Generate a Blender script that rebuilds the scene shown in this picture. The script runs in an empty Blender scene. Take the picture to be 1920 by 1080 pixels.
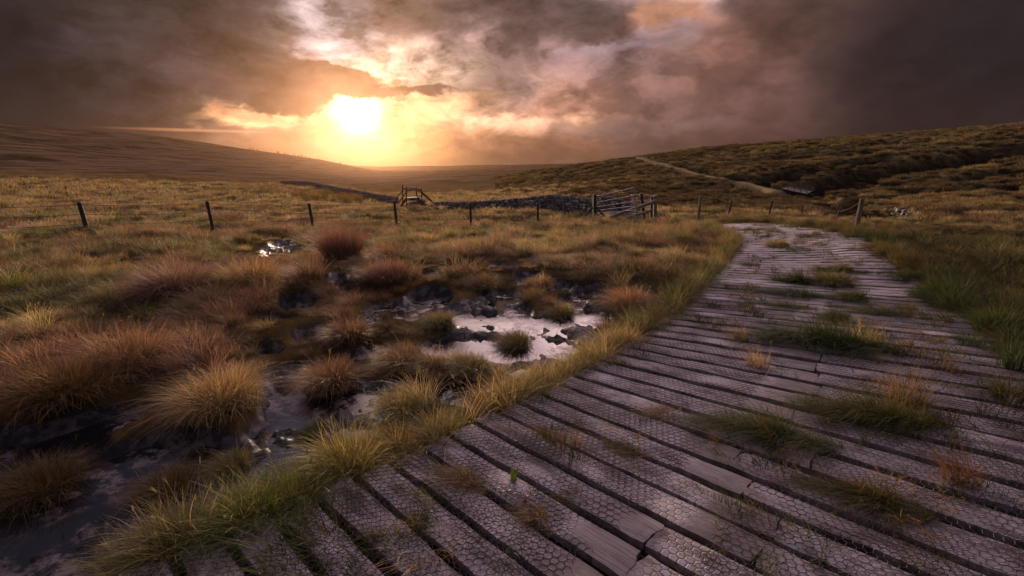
import bpy, math, random
import numpy as np
from mathutils import Vector
random.seed(7); RNG = np.random.default_rng(11)
S = bpy.context.scene
R = math.radians

# ------------------------------------------------------------------ camera
FPX, PITCH, CAMH = 853.3, R(15.7), 1.6            # focal length in photo pixels, downward pitch, eye height
cam = bpy.data.cameras.new('camera'); co = bpy.data.objects.new('camera', cam); S.collection.objects.link(co)
cam.sensor_width = 36; cam.lens = 16.0; cam.clip_start = 0.05; cam.clip_end = 20000
co.location = (0, 0, CAMH); co.rotation_euler = (R(90) - PITCH, 0, 0)
S.camera = co
S.view_settings.view_transform = 'Standard'; S.view_settings.look = 'None'
S.view_settings.exposure = 0.34; S.view_settings.gamma = 1.0

def ray(px, py):
    u = 540 - py
    d = np.array([px - 960, FPX*math.cos(PITCH) + u*math.sin(PITCH), u*math.cos(PITCH) - FPX*math.sin(PITCH)], float)
    return d/np.linalg.norm(d)
def azel(px, py):
    d = ray(px, py); return math.degrees(math.atan2(d[0], d[1])), math.degrees(math.asin(d[2]))

SUN_AZ, SUN_EL = -17.6, 5.3

# ------------------------------------------------------------------ world
W = bpy.data.worlds.new('World'); S.world = W; W.use_nodes = True
wt = W.node_tree; wt.nodes.clear()
class NB:
    """tiny node-expression helper"""
    def __init__(s, t): s.t = t
    def n(s, kind, **kw):
        o = s.t.nodes.new(kind)
        for k, v in kw.items(): setattr(o, k, v)
        return o
    def put(s, sock, v):
        if v is None: return
        if isinstance(v, bpy.types.NodeSocket): s.t.links.new(v, sock)
        else:
            if sock.type == 'RGBA' and not isinstance(v, (int, float)) and len(v) == 3: v = (*v, 1)
            sock.default_value = v
    def m(s, op, a, b=None, c=None, clamp=False):
        o = s.n('ShaderNodeMath', operation=op, use_clamp=clamp)
        for i, v in enumerate((a, b, c)): s.put(o.inputs[i], v)
        return o.outputs[0]
    def v(s, op, a, b=None, c=None, scale=None):
        o = s.n('ShaderNodeVectorMath', operation=op)
        for i, x in enumerate((a, b, c)):
            if x is not None: s.put(o.inputs[i], x)
        if scale is not None: s.put(o.inputs['Scale'], scale)
        return o.outputs['Value'] if op in ('DOT_PRODUCT', 'LENGTH', 'DISTANCE') else o.outputs[0]
    def xyz(s, a):
        o = s.n('ShaderNodeSeparateXYZ'); s.put(o.inputs[0], a); return o.outputs
    def comb(s, x, y, z):
        o = s.n('ShaderNodeCombineXYZ')
        for i, q in enumerate((x, y, z)): s.put(o.inputs[i], q)
        return o.outputs[0]
    def noise(s, vec, scale, detail=4, rough=.5, dist=0, lac=2):
        o = s.n('ShaderNodeTexNoise'); s.put(o.inputs['Vector'], vec); o.inputs['Scale'].default_value = scale
        o.inputs['Detail'].default_value = detail; o.inputs['Roughness'].default_value = rough
        o.inputs['Distortion'].default_value = dist; o.inputs['Lacunarity'].default_value = lac
        return o.outputs
    def mix(s, f, a, b, mode='MIX', clamp=True):
        o = s.n('ShaderNodeMix', data_type='RGBA', blend_type=mode, clamp_factor=clamp)
        s.put(o.inputs[0], f); s.put(o.inputs[6], a); s.put(o.inputs[7], b); return o.outputs[2]
    def vmix(s, f, a, b_):
        return s.v('ADD', a, s.v('SCALE', s.v('SUBTRACT', b_, a), scale=f))
    def ss(s, x, lo, hi, a=0., b=1.):
        o = s.n('ShaderNodeMapRange', interpolation_type='SMOOTHSTEP')
        s.put(o.inputs[0], x); s.put(o.inputs[1], lo); s.put(o.inputs[2], hi); s.put(o.inputs[3], a); s.put(o.inputs[4], b)
        return o.outputs[0]
    def attr(s, name, typ='GEOMETRY'):
        o = s.n('ShaderNodeAttribute', attribute_name=name, attribute_type=typ); return o
b = NB(wt)
D = b.v('NORMALIZE', b.n('ShaderNodeTexCoord').outputs['Generated'])
dx, dy, dz = b.xyz(D)
az = b.m('MULTIPLY', b.m('ARCTAN2', dx, dy), 57.2958)
el = b.m('MULTIPLY', b.m('ARCSINE', dz), 57.2958)
sundir = Vector((math.sin(R(SUN_AZ))*math.cos(R(SUN_EL)), math.cos(R(SUN_AZ))*math.cos(R(SUN_EL)), math.sin(R(SUN_EL))))
# stretched direction for layered cloud noise
Dn = b.v('MULTIPLY', D, (1, 1, 1.9))
_wc = b.n('ShaderNodeSeparateColor'); b.put(_wc.inputs[0], b.noise(Dn, 5.0, 5, .55)[1])
wx, wy, wz = [b.m('SUBTRACT', _wc.outputs[k], .5) for k in range(3)]
warpc = b.comb(wx, wy, wz)
fine = b.noise(b.v('ADD', Dn, b.v('SCALE', warpc, scale=.13)), 9.0, 7, .6)[0]
fineS = b.noise(b.v('ADD', b.v('ADD', Dn, b.v('SCALE', warpc, scale=.13)), tuple(sundir*.035)), 9.0, 7, .6)[0]
broad = b.noise(b.v('ADD', Dn, b.v('SCALE', warpc, scale=.15)), 2.6, 5, .5)[0]
# warped angular coordinates
A1 = b.m('MULTIPLY_ADD', wx, 13.0, az); E1 = b.m('MULTIPLY_ADD', wy, 6.0, el)
P1 = b.comb(A1, b.m('MULTIPLY', E1, 1.7), 0)
# low-frequency colour of the cloud deck, as radiance of stretches of sky: (px, py, width, linear rgb)
SKY = [
 (60,40,5,(.012,.011,.014)), (60,150,5,(.022,.020,.028)), (250,60,6,(.030,.023,.024)), (250,170,5,(.060,.048,.056)),
 (430,30,5,(.070,.052,.052)), (420,110,4,(.120,.085,.085)), (420,190,3,(.085,.066,.085)), (330,225,3,(.14,.088,.08)),
 (560,90,3,(.42,.34,.35)), (620,40,3,(.48,.40,.42)), (560,160,3,(.26,.15,.11)), (450,235,3,(.40,.22,.14)),
 (740,20,4,(.20,.125,.10)), (730,110,3,(.80,.58,.46)), (880,60,4,(.40,.27,.25)), (850,130,3,(.58,.40,.34)),
 (1000,20,5,(.085,.055,.052)), (1150,50,4,(.10,.062,.055)), (960,160,3,(.38,.24,.20)), (1080,110,3,(.30,.19,.18)),
 (1100,210,4,(.42,.22,.16)), (1240,30,3,(.42,.22,.14)), (1250,90,3,(.25,.165,.165)), (1250,180,5,(.21,.12,.105)),
 (1330,110,4,(.22,.115,.085)), (1400,200,6,(.16,.088,.08)), (1500,60,6,(.10,.058,.050)), (1600,180,7,(.085,.052,.050)),
 (1750,80,7,(.034,.025,.027)), (1780,220,6,(.042,.030,.034)), (1900,100,6,(.010,.010,.013)),
 (700,235,4,(1.2,.62,.24)), (870,235,3,(.70,.38,.22)), (760,290,4,(.85,.42,.16)), (560,285,4,(.42,.20,.095)), (1000,290,5,(.36,.18,.11)), (1250,260,5,(.20,.12,.10)),
]
pts = [(azel(x, y)[0], azel(x, y)[1], w, c) for x, y, w, c in SKY]
# unseen deck above and around the view, brightness shaped to light boards and grass
pts += [(-14,27,8,(1.15,.92,.98)), (-32,30,8,(.20,.19,.30)), (8,26,10,(2.5,1.9,2.0)), (30,29,10,(3.0,2.3,2.5)), (-45,28,12,(.045,.045,.075)), (55,30,12,(.05,.042,.055)),
        (4,46,12,(1.5,1.22,1.45)), (-60,55,18,(.04,.05,.09)), (60,55,18,(.12,.10,.14)), (-80,15,15,(.02,.022,.035)), (85,15,15,(.02,.018,.024)),
        (0,80,25,(.45,.42,.55)), (-130,30,30,(.11,.11,.16)), (130,30,30,(.11,.11,.16)), (180,40,30,(.13,.125,.18)), (-180,40,30,(.13,.125,.18))]
acc = None; accw = None
for a_, e_, w_, c_ in pts:
    d2 = b.v('DISTANCE', P1, (a_, e_*1.7, 0))
    g = b.m('EXPONENT', b.m('MULTIPLY', b.m('MULTIPLY', d2, d2), -1/(w_*w_)))
    g = b.m('ADD', g, 1e-9)
    t_ = b.v('SCALE', c_, scale=g); acc = b.v('ADD', t_, acc) if acc is not None else t_
    accw = b.m('ADD', g, accw) if accw is not None else g
deck = b.v('DIVIDE', acc, b.comb(accw, accw, accw))
# brighten / darken with cloud texture and sunward edges
edge = b.m('SUBTRACT', fine, fineS)
sd = b.m('MULTIPLY', b.m('ARCCOSINE', b.m('MINIMUM', b.v('DOT_PRODUCT', D, tuple(sundir)), .999999)), 57.2958)
near2 = b.m('EXPONENT', b.m('MULTIPLY', sd, -1/7.5))
near = b.m('EXPONENT', b.m('MULTIPLY', sd, -1/22.))
tex = b.m('ADD', b.m('MULTIPLY', b.m('SUBTRACT', fine, .5), b.m('MULTIPLY_ADD', near, 2.2, .5)), 1.0)
tex = b.m('ADD', tex, b.m('MULTIPLY', b.m('SUBTRACT', broad, .5), .5))
tex = b.m('ADD', tex, b.m('MULTIPLY', edge, b.m('MULTIPLY_ADD', near, 4.0, .3)))
tex = b.m('MAXIMUM', tex, .25)
deck = b.v('SCALE', deck, scale=tex)
# individual clouds: a blob mask with a ragged edge
A2 = b.m('MULTIPLY_ADD', wx, 4.0, b.m('MULTIPLY_ADD', b.m('SUBTRACT', fine, .5), 6.5, az))
E2 = b.m('MULTIPLY_ADD', wy, 2.6, b.m('MULTIPLY_ADD', b.m('SUBTRACT', fineS, .5), 4.5, el))
def ell(px, py, rx, ry, rot=0, AA=None, EE=None):
    a0, e0 = azel(px, py); k = math.cos(R(a0))**2*57.3/886
    u = b.m('SUBTRACT', AA or A2, a0); w = b.m('SUBTRACT', EE or E2, e0)
    c_, s_ = math.cos(R(rot)), math.sin(R(rot))
    x = b.m('ADD', b.m('MULTIPLY', u, c_/(rx*k)), b.m('MULTIPLY', w, s_/(rx*k)))
    y = b.m('ADD', b.m('MULTIPLY', u, -s_/(ry*.062)), b.m('MULTIPLY', w, c_/(ry*.062)))
    return b.m('SQRT', b.m('ADD', b.m('MULTIPLY', x, x), b.m('MULTIPLY', y, y)))
def blob(*a, lo=.75, hi=1.15, **k): return b.ss(ell(*a, **k), lo, hi, 1., 0.)
def over(col, mask, c, amt=1.):
    return b.vmix(b.m('MULTIPLY', mask, amt), col, c)
# heaped cumulus texture across the middle of the sky
cum = b.noise(b.v('ADD', b.v('MULTIPLY', D, (1, 1, 1.6)), b.v('SCALE', warpc, scale=.10)), 7.5, 9, .52)[0]
cm = b.ss(cum, .40, .57)
reg = b.m('EXPONENT', b.m('MULTIPLY', b.m('POWER', ell(960, 130, 430, 170, AA=az, EE=el), 2.), -1.))
cf = b.m('ADD', b.m('MULTIPLY_ADD', cm, -.80, 1.42), b.m('MULTIPLY', b.ss(b.m('ABSOLUTE', b.m('SUBTRACT', cum, .455)), 0., .04, 1., 0.), .10))
deck = b.v('SCALE', deck, scale=b.m('MULTIPLY_ADD', reg, b.m('SUBTRACT', cf, 1.), 1.))
# glow of the hidden sun through the gap
g1 = b.m('EXPONENT', b.m('MULTIPLY', b.m('MULTIPLY', sd, sd), -1/3.4))
g2 = b.m('EXPONENT', b.m('MULTIPLY', sd, -1/3.6))
gapm = blob(690, 205, 330, 48, lo=.35, hi=1.2)
glow = b.v('ADD', b.v('SCALE', (1.0, .86, .62), scale=b.m('MULTIPLY', g1, 4.0)), b.v('SCALE', (1.0, .60, .32), scale=b.m('MULTIPLY', g2, .28)))
col = b.vmix(b.m('MULTIPLY', gapm, .6), deck, b.v('SCALE', (.92, .55, .30), scale=tex))
m_a = blob(660, 145, 110, 34, rot=-22, lo=.5, hi=1.3); col = over(col, m_a, b.v('SCALE', (1.15, .76, .48), scale=tex), .8)
for (x_, y_, rx_, ry_, ro_, c_, am) in ((610,72,100,48,0,(.56,.48,.52),.85), (790,128,130,40,0,(1.1,.82,.64),.65), (740,18,85,34,0,(.20,.125,.10),.75), (1000,22,230,48,0,(.080,.054,.052),.9),
        (1110,97,90,11,8,(.36,.27,.30),.7), (1235,70,80,22,0,(.33,.24,.28),.7), (1250,22,70,26,0,(.50,.26,.16),.6), (110,90,330,150,0,(.014,.012,.016),.9), (360,50,250,85,0,(.034,.026,.027),.75), (1760,100,260,210,0,(.020,.016,.019),.7),
        (505,217,140,18,3,(2.1,1.15,.55),.98), (410,208,35,14,0,(1.2,.55,.25),.6)):
    col = over(col, blob(x_, y_, rx_, ry_, rot=ro_, lo=.45, hi=1.2), b.v('SCALE', c_, scale=tex), am)
m_b = blob(1010, 228, 150, 22, lo=.4, hi=1.3); col = over(col, m_b, b.v('SCALE', (1.0, .58, .38), scale=b.v('DOT_PRODUCT', b.comb(tex, 0, 0), b.comb(b.m('MULTIPLY_ADD', b.ss(cum, .42, .56), -.7, 1.35), 0, 0))), .85)
col = b.v('ADD', b.v('MULTIPLY', col, (1.05, .95, .91)), glow)
# the dark bank left of the sun, its tongue, the lens cloud, puffs
darkc = b.vmix(b.m('MULTIPLY', near2, 1.4), (.034, .027, .036), (.20, .090, .055))
darkc = b.v('SCALE', darkc, scale=b.m('MAXIMUM', b.m('MULTIPLY_ADD', b.m('SUBTRACT', fine, .5), 1.5, b.m('MULTIPLY_ADD', edge, 3.0, 1.0)), .3))
for (q_, lo_, hi_, ro_, am) in (((330,140,210,85),.6,1.15,0,.6), ((480,150,165,46),.82,1.04,-7,.97), ((615,148,100,30),.8,1.05,-8,.97), ((760,176,110,10),.55,1.2,2,.95), ((535,95,22,40),.5,1.3,0,.6)):
    col = over(col, blob(*q_, rot=ro_, lo=lo_, hi=hi_), darkc if q_[0] != 760 else b.v('SCALE', (.11, .062, .055), scale=tex), am)
for (x_, y_, rx_, ry_, am) in ((775,118,22,22,.55), (845,105,50,24,.5), (960,145,70,42,.55), (760,85,60,12,.3), (1270,78,48,17,.6), (925,205,45,14,.5), (1180,240,190,16,.6), (520,222,90,14,.45)):
    col = over(col, blob(x_, y_, rx_, ry_, lo=.5, hi=1.25), b.v('SCALE', (.27, .165, .145), scale=tex), am)
# thin fiery strip under the bank, above the far moor
strip = b.m('MULTIPLY', b.ss(ell(370, 244.5, 165, 3.0, AA=az, EE=el), .3, 1.2, 1., 0.), b.ss(broad, .3, .6))
col = b.v('ADD', col, b.v('SCALE', (1.0, .42, .18), scale=b.m('MULTIPLY', strip, .5)))
low = b.ss(el, -1.0, 2.6, 1., 0.)
col = b.vmix(b.m('MULTIPLY', low, .8), col, b.v('SCALE', b.vmix(b.m('MINIMUM', b.m('MULTIPLY', near2, 1.6), 1.), (.125, .078, .066), (.95, .44, .16)), scale=b.m('MULTIPLY_ADD', b.m('SUBTRACT', broad, .5), .6, 1.)))
sky = b.n('ShaderNodeTexSky', sky_type='NISHITA'); sky.sun_disc = False
sky.sun_elevation = R(SUN_EL); sky.sun_rotation = R(SUN_AZ); sky.dust_density = 3.0
bgs = b.n('ShaderNodeBackground'); wt.links.new(sky.outputs[0], bgs.inputs[0]); bgs.inputs[1].default_value = 0.05
bgc = b.n('ShaderNodeBackground'); wt.links.new(col, bgc.inputs[0]); bgc.inputs[1].default_value = 1.0
mx = b.n('ShaderNodeMixShader'); mx.inputs[0].default_value = .985
wt.links.new(bgs.outputs[0], mx.inputs[1]); wt.links.new(bgc.outputs[0], mx.inputs[2])
wo = b.n('ShaderNodeOutputWorld'); wt.links.new(mx.outputs[0], wo.inputs[0])
W.cycles.sampling_method = 'MANUAL'; W.cycles.sample_map_resolution = 512

# ------------------------------------------------------------------ sun
sl = bpy.data.lights.new('sun', 'SUN'); sl.energy = 4.6; sl.angle = R(1.5); sl.color = (1.0, .74, .50)
so = bpy.data.objects.new('sun', sl); S.collection.objects.link(so)
so.rotation_euler = (R(90 - SUN_EL), 0, R(180 - SUN_AZ)); so.location = (0, 0, 50)
so.rotation_euler = (-sundir).to_track_quat('-Z', 'Y').to_euler()
S.cycles.max_bounces = 5; S.cycles.diffuse_bounces = 2; S.cycles.glossy_bounces = 2; S.cycles.transmission_bounces = 3
S.cycles.transparent_max_bounces = 4; S.cycles.volume_bounces = 0
S.cycles.use_denoising = True
try: S.cycles.volume_step_rate = 1.0
except Exception: pass

# ------------------------------------------------------------------ numpy noise
def _h(ix, iy, seed):
    n = (ix.astype(np.int64)*374761393 + iy.astype(np.int64)*668265263 + seed*1442695041) & 0xffffffff
    n = ((n ^ (n >> 13))*1274126177) & 0xffffffff
    return ((n ^ (n >> 16)) & 0xffff)/65535.0
def vnoise(x, y, seed=0):
    x = np.asarray(x, float); y = np.asarray(y, float)
    ix = np.floor(x); iy = np.floor(y); fx = x-ix; fy = y-iy
    fx = fx*fx*(3-2*fx); fy = fy*fy*(3-2*fy)
    a = _h(ix, iy, seed); c = _h(ix+1, iy, seed); d = _h(ix, iy+1, seed); e = _h(ix+1, iy+1, seed)
    return (a*(1-fx)+c*fx)*(1-fy) + (d*(1-fx)+e*fx)*fy
def fbm(x, y, oct=4, seed=0, g=.5):
    s = 0; a = 1; t = 0
    for i in range(oct):
        s = s + a*vnoise(x*2**i + i*17.3, y*2**i - i*9.1, seed+i); t += a; a *= g
    return s/t
def sstep(x, lo, hi):
    t = np.clip((x-lo)/(hi-lo), 0, 1); return t*t*(3-2*t)

# ------------------------------------------------------------------ lie of the land
# for each bearing: (distance m, row at which that ground is seen from the path)
def z_at(azd, r, row):
    u = 540-row; fw = FPX*math.cos(PITCH)+u*math.sin(PITCH); up = u*math.cos(PITCH)-FPX*math.sin(PITCH)
    return CAMH + up/math.hypot(fw*math.tan(R(azd)), fw)*r
COLS = {
 -47: [(20,447),(26,424),(40,388),(60,366),(90,347),(130,333),(180,322),(300,323),(500,306),(900,265),(1400,224),(1850,250),(2400,262)],
 -38: [(20,440),(26,420),(40,387),(60,368),(90,351),(130,338),(180,327),(300,327),(500,316),(900,288),(1400,251),(1850,268),(2400,285)],
 -30: [(20,433),(26,414),(40,386),(60,369),(90,354),(130,342),(200,334),(400,332),(800,310),(1400,274),(1850,288),(2400,300)],
 -22: [(20,430),(26,412),(40,390),(60,374),(90,359),(120,347),(220,346),(400,337),(800,320),(1300,298),(1850,303),(2400,306)],
 -16: [(20,429),(26,412),(40,392),(60,383),(90,371),(130,361),(220,350),(400,340),(800,330),(1200,322),(1850,322),(2400,312)],
 -10: [(20,428),(26,410),(40,391),(60,380),(90,370),(130,361),(220,350),(400,340),(800,328),(1200,321),(1850,320),(2400,310)],
 -4:  [(20,427),(26,407),(40,389),(60,378),(90,368),(130,359),(220,350),(400,336),(800,324),(1300,317),(1850,318),(2400,309)],
 2:   [(20,426),(26,405),(40,389),(60,377),(90,365),(130,350),(220,333),(350,320),(800,326),(1300,314),(1850,314),(2400,307)],
 8:   [(20,424),(26,408),(40,390),(60,375),(90,358),(130,341),(200,322),(300,308),(600,318),(1300,310),(1850,310),(2400,306)],
 14.5:[(20,424),(26,408),(40,388),(60,370),(90,350),(130,330),(200,308),(270,294),(600,306),(1300,305),(1850,306),(2400,304)],
 20:  [(12,440),(20,421),(26,408),(40,386),(60,368),(90,348),(130,326),(200,302),(300,280),(600,296),(1850,302),(2400,303)],
 26:  [(12,437),(17,416),(24,412),(36,396),(50,380),(75,360),(130,325),(200,298),(320,270),(600,285),(1850,300),(2400,302)],
 32:  [(12,437),(16,417),(22,419),(34,402),(50,382),(75,361),(120,325),(180,295),(320,262),(600,275),(1850,298),(2400,300)],
 38:  [(11,448),(16,419),(22,422),(32,410),(50,384),(75,358),(115,322),(170,290),(300,252),(600,265),(1850,290),(2400,298)],
 46:  [(12,455),(16,432),(22,430),(32,414),(50,385),(80,350),(120,312),(170,280),(290,235),(600,250),(1850,280),(2400,295)],
}
RR = np.exp(np.linspace(math.log(.4), math.log(5000), 260))
AZ = np.linspace(-180, 180, 721)
keys = sorted(COLS)
colz = []
for k in keys:
    rs = [0.4, 5.0, 8.0]; zs = [0, 0, -.10]
    if COLS[k][0][0] > 14: rs.append(12.); zs.append(-.40)
    for (r_, row) in COLS[k]: rs.append(r_); zs.append(z_at(k, r_, row))
    rs.append(5000); zs.append(zs[-1]-60)
    colz.append(np.interp(np.log(RR), np.log(rs), zs))
back = np.interp(np.log(RR), np.log([.4, 5, 20, 100, 400, 1000, 5000]), [0, 0, -.1, 1, 8, 20, 60])
Zk = np.array([back, back] + [colz[0]] + colz + [colz[-1]] + [back, back]); Ak = np.array([-180, -110, -62] + keys + [62, 110, 180])
ZG = np.array([np.interp(AZ, Ak, Zk[:, j]) for j in range(len(RR))]).T
def blur(Z, n, axis):
    k = np.exp(-np.linspace(-2, 2, 2*n+1)**2); k /= k.sum()
    P = np.pad(Z, [(n, n) if i == axis else (0, 0) for i in range(2)], mode='edge')
    return np.apply_along_axis(lambda v: np.convolve(v, k, 'valid'), axis, P)
ZG = blur(blur(ZG, 6, 0), 3, 1)
def base_polar(a, r):
    i = np.clip((a+180)*2, 0, 719.999); j = np.clip((np.log(np.maximum(r, .4))-math.log(.4))/(math.log(5000)-math.log(.4))*259, 0, 258.999)
    i0 = np.floor(i).astype(int); j0 = np.floor(j).astype(int); fi = i-i0; fj = j-j0
    return (ZG[i0, j0]*(1-fi)+ZG[i0+1, j0]*fi)*(1-fj) + (ZG[i0, j0+1]*(1-fi)+ZG[i0+1, j0+1]*fi)*fj
def base(x, y):
    return base_polar(np.degrees(np.arctan2(x, y)), np.hypot(x, y))
_rm = np.exp(np.linspace(math.log(.8), math.log(4500), 6000))
def at(px, py, rmax=None):
    """where the line of sight through a point of the photo meets the ground"""
    d = ray(px, py); h = math.hypot(d[0], d[1]); a = math.degrees(math.atan2(d[0], d[1]))
    zz = CAMH + d[2]/h*_rm - base_polar(np.full_like(_rm, a), _rm)
    k = np.argmax(zz < 0) if (zz < 0).any() else int(np.argmin(zz))
    r_ = _rm[k]; return np.array([d[0]/h*r_, d[1]/h*r_, float(base_polar(np.array([a]), np.array([r_]))[0])])
def up_to(px, py, r_):
    d = ray(px, py); h = math.hypot(d[0], d[1]); return np.array([d[0]/h*r_, d[1]/h*r_, CAMH + d[2]/h*r_])

# ---- boardwalk centre data
LE = [(20,1200),(150,1110),(300,1052),(403,1014),(484,987),(565,949),(645,915),(710,886),(777,852),(877,806),(955,767),(1027,732),(1085,702),(1134,675),(1180,651),(1225,620),(1262,593),(1300,560),(1345,515),(1372,483),(1386,462),(1386,449),(1374,438),(1350,431),(1318,426)]
LP = np.array([[-2.35, .85], [-1.95, 1.18]] + [at(*p)[:2] for p in LE[2:]])
_s = np.concatenate([[0], np.cumsum(np.linalg.norm(np.diff(LP, axis=0), axis=1))]); SL = _s[-1]
def Lxy(s):
    # smoothed left edge
    o = 0; t = 0
    for k in (-.5, -.25, 0, .25, .5):
        w = 1-abs(k); o = o + w*np.stack([np.interp(np.clip(s+k, 0, SL), _s, LP[:, 0]), np.interp(np.clip(s+k, 0, SL), _s, LP[:, 1])], -1); t += w
    return o/t
s_of = lambda x: float(_s[np.argmin(np.abs(LP[:, 0]-x))])
ANG = ([0, 2.2, 3.3, 4.2, 4.8, 5.6, 6.8, 8.5, 10.5, SL-2.6, SL-1.2, SL], [-42, -42, -40, -31, -26, -19, -15, -13.5, -12, -6, 18, 55])
WID = ([0, 3, 6, 9, SL-3, SL-1.2, SL], [3.1, 3.05, 2.95, 2.65, 2.3, 1.9, 1.4])
def Wm(t, s):
    s = np.asarray(s, float); t = np.asarray(t, float); L = Lxy(s); a = np.radians(np.interp(s, *ANG))
    return np.stack([L[..., 0]+np.cos(a)*t, L[..., 1]+np.sin(a)*t], -1)
_bs = np.linspace(0, SL, 160); _bw = np.interp(_bs, *WID)
BL = Wm(np.zeros(160), _bs); BR = Wm(_bw, _bs)
def board_dist(x, y):
    """signed-ish distance to the boardwalk: negative on it"""
    x = np.asarray(x, float).ravel(); y = np.asarray(y, float).ravel(); out = np.full(x.shape, 99.)
    near_ = np.where(np.hypot(x, y) < 16)[0]
    ux = np.cos(np.radians(np.interp(_bs, *ANG))); uy = np.sin(np.radians(np.interp(_bs, *ANG)))
    for c in np.array_split(near_, max(1, len(near_)//20000)):
        X = x[c][:, None]-BL[None, :, 0]; Y = y[c][:, None]-BL[None, :, 1]
        t = X*ux + Y*uy; n = np.abs(-X*uy + Y*ux)
        w = _bw[None, :]
        dt = np.maximum(np.maximum(-t, t-w), 0); inside = np.minimum(t, w-t)
        dd = np.hypot(dt, np.maximum(n-.08, 0)); k = dd.argmin(1); q = np.arange(len(c))
        out[c] = np.where(dd[q, k] < 1e-3, -inside[q, k], dd[q, k])
    return out
def ztop(x, y): return base(x, y) + .02          # top of the boards

# ---- bog pools: (photo x, y, half width, half depth)
MUD = [(745,575,60,18),(800,560,40,12),(930,553,45,14),(900,585,85,30),(960,620,95,40),(1050,620,80,45),(1100,585,50,22),(985,672,50,20),(860,635,60,16),
       (1050,533,40,9),(990,522,26,10),(1110,545,30,10),(562,568,34,13),(640,520,20,16),(655,545,22,9),(525,463,30,10),(690,600,25,10),
       (545,715,50,38),(625,735,80,26),(600,780,95,40),(540,835,85,46),(690,760,60,22),(780,790,45,15),(880,725,60,25),(660,800,50,20),
       (110,945,220,90),(250,1010,230,90),(90,835,150,30),(300,900,120,45),(380,940,60,60),(200,860,90,25),(-60,900,150,90),(430,880,60,35),(700,652,42,11),(845,655,40,10),(590,622,38,10),(505,600,32,9),(950,503,32,8),(1075,562,34,10),(870,508,36,8),(690,512,26,7),(765,712,44,11),(478,655,34,11),(1130,625,34,12),(800,520,24,6)]
MW = []
for (x_, y_, rx_, ry_) in MUD:
    c_ = at(x_, y_); d_ = math.hypot(c_[0], c_[1]); rr = rx_*math.hypot(d_, CAMH-c_[2])*1.12/FPX
    far_ = at(x_, y_-ry_); nr_ = at(x_, y_+ry_)
    MW.append((c_[0], c_[1], rr, .6*(math.hypot(*far_[:2])-math.hypot(*nr_[:2])), math.atan2(c_[0], c_[1])))
def mudf(x, y, raw=False):
    x = np.asarray(x, float); y = np.asarray(y, float); m = np.full(x.shape, -9.)
    wxx = (fbm(x*1.6, y*1.6, 3, 40)-.5)*.7; wyy = (fbm(x*1.6, y*1.6, 3, 50)-.5)*.7
    for (cx, cy, a_, b_, th) in MW:
        X = x-cx+wxx*min(1, a_*1.5); Y = y-cy+wyy*min(1, b_*1.5)
        u = X*math.cos(th)-Y*math.sin(th); v = X*math.sin(th)+Y*math.cos(th)
        m = np.maximum(m, 1-np.sqrt((u/a_)**2+(v/b_)**2))
    return m if raw else np.clip(m*3+.15, 0, 1)*(m > -.05)
def seg_dist(x, y, P):
    d = np.full(x.shape, 1e9); T = np.zeros(x.shape)
    for k in range(len(P)-1):
        ax, ay = P[k][:2]; bx, by = P[k+1][:2]; L2 = (bx-ax)**2+(by-ay)**2
        t = np.clip(((x-ax)*(bx-ax)+(y-ay)*(by-ay))/L2, 0, 1)
        q = np.hypot(x-ax-t*(bx-ax), y-ay-t*(by-ay)); m = q < d; d = np.where(m, q, d); T = np.where(m, (k+t)/(len(P)-1), T)
    return d, T
GUL = [([(1465,352),(1530,338),(1600,326),(1700,309),(1800,293),(1930,276)], 7.5, 5.0), ([(1385,336),(1450,326),(1500,317),(1570,306),(1640,296)], 4.0, 3.0),
       ([(1400,304),(1480,292),(1560,282),(1640,271),(1730,262)], 4.5, 3.0), ([(1600,352),(1700,343),(1800,335),(1930,322)], 2.6, 2.2), ([(1640,372),(1760,362),(1930,350)], 2.0, 1.8),
       ([(1130,312),(1220,306),(1300,318),(1375,331)], 2.0, 1.6), ([(1010,338),(1080,322),(1130,312)], 2.4, 1.4), ([(1240,352),(1330,352),(1450,362)], 1.6, 1.8), ([(1700,420),(1690,404),(1660,386),(1560,372),(1500,364),(1470,354)], 1.6, 1.5),
       ([(1780,300),(1850,290),(1930,288)], 3.0, 2.2), ([(1500,300),(1600,288),(1700,282)], 3.0, 2.2)]
GULW = [([at(*p) for p in P], w, d) for P, w, d in GUL]
PATH = [at(*p) for p in [(1318,427),(1280,420),(1240,414),(1250,400),(1262,392)]]
PATH2 = [at(*p) for p in [(1188,293),(1235,307),(1290,320),(1350,333),(1410,344),(1460,352)]]
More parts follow.
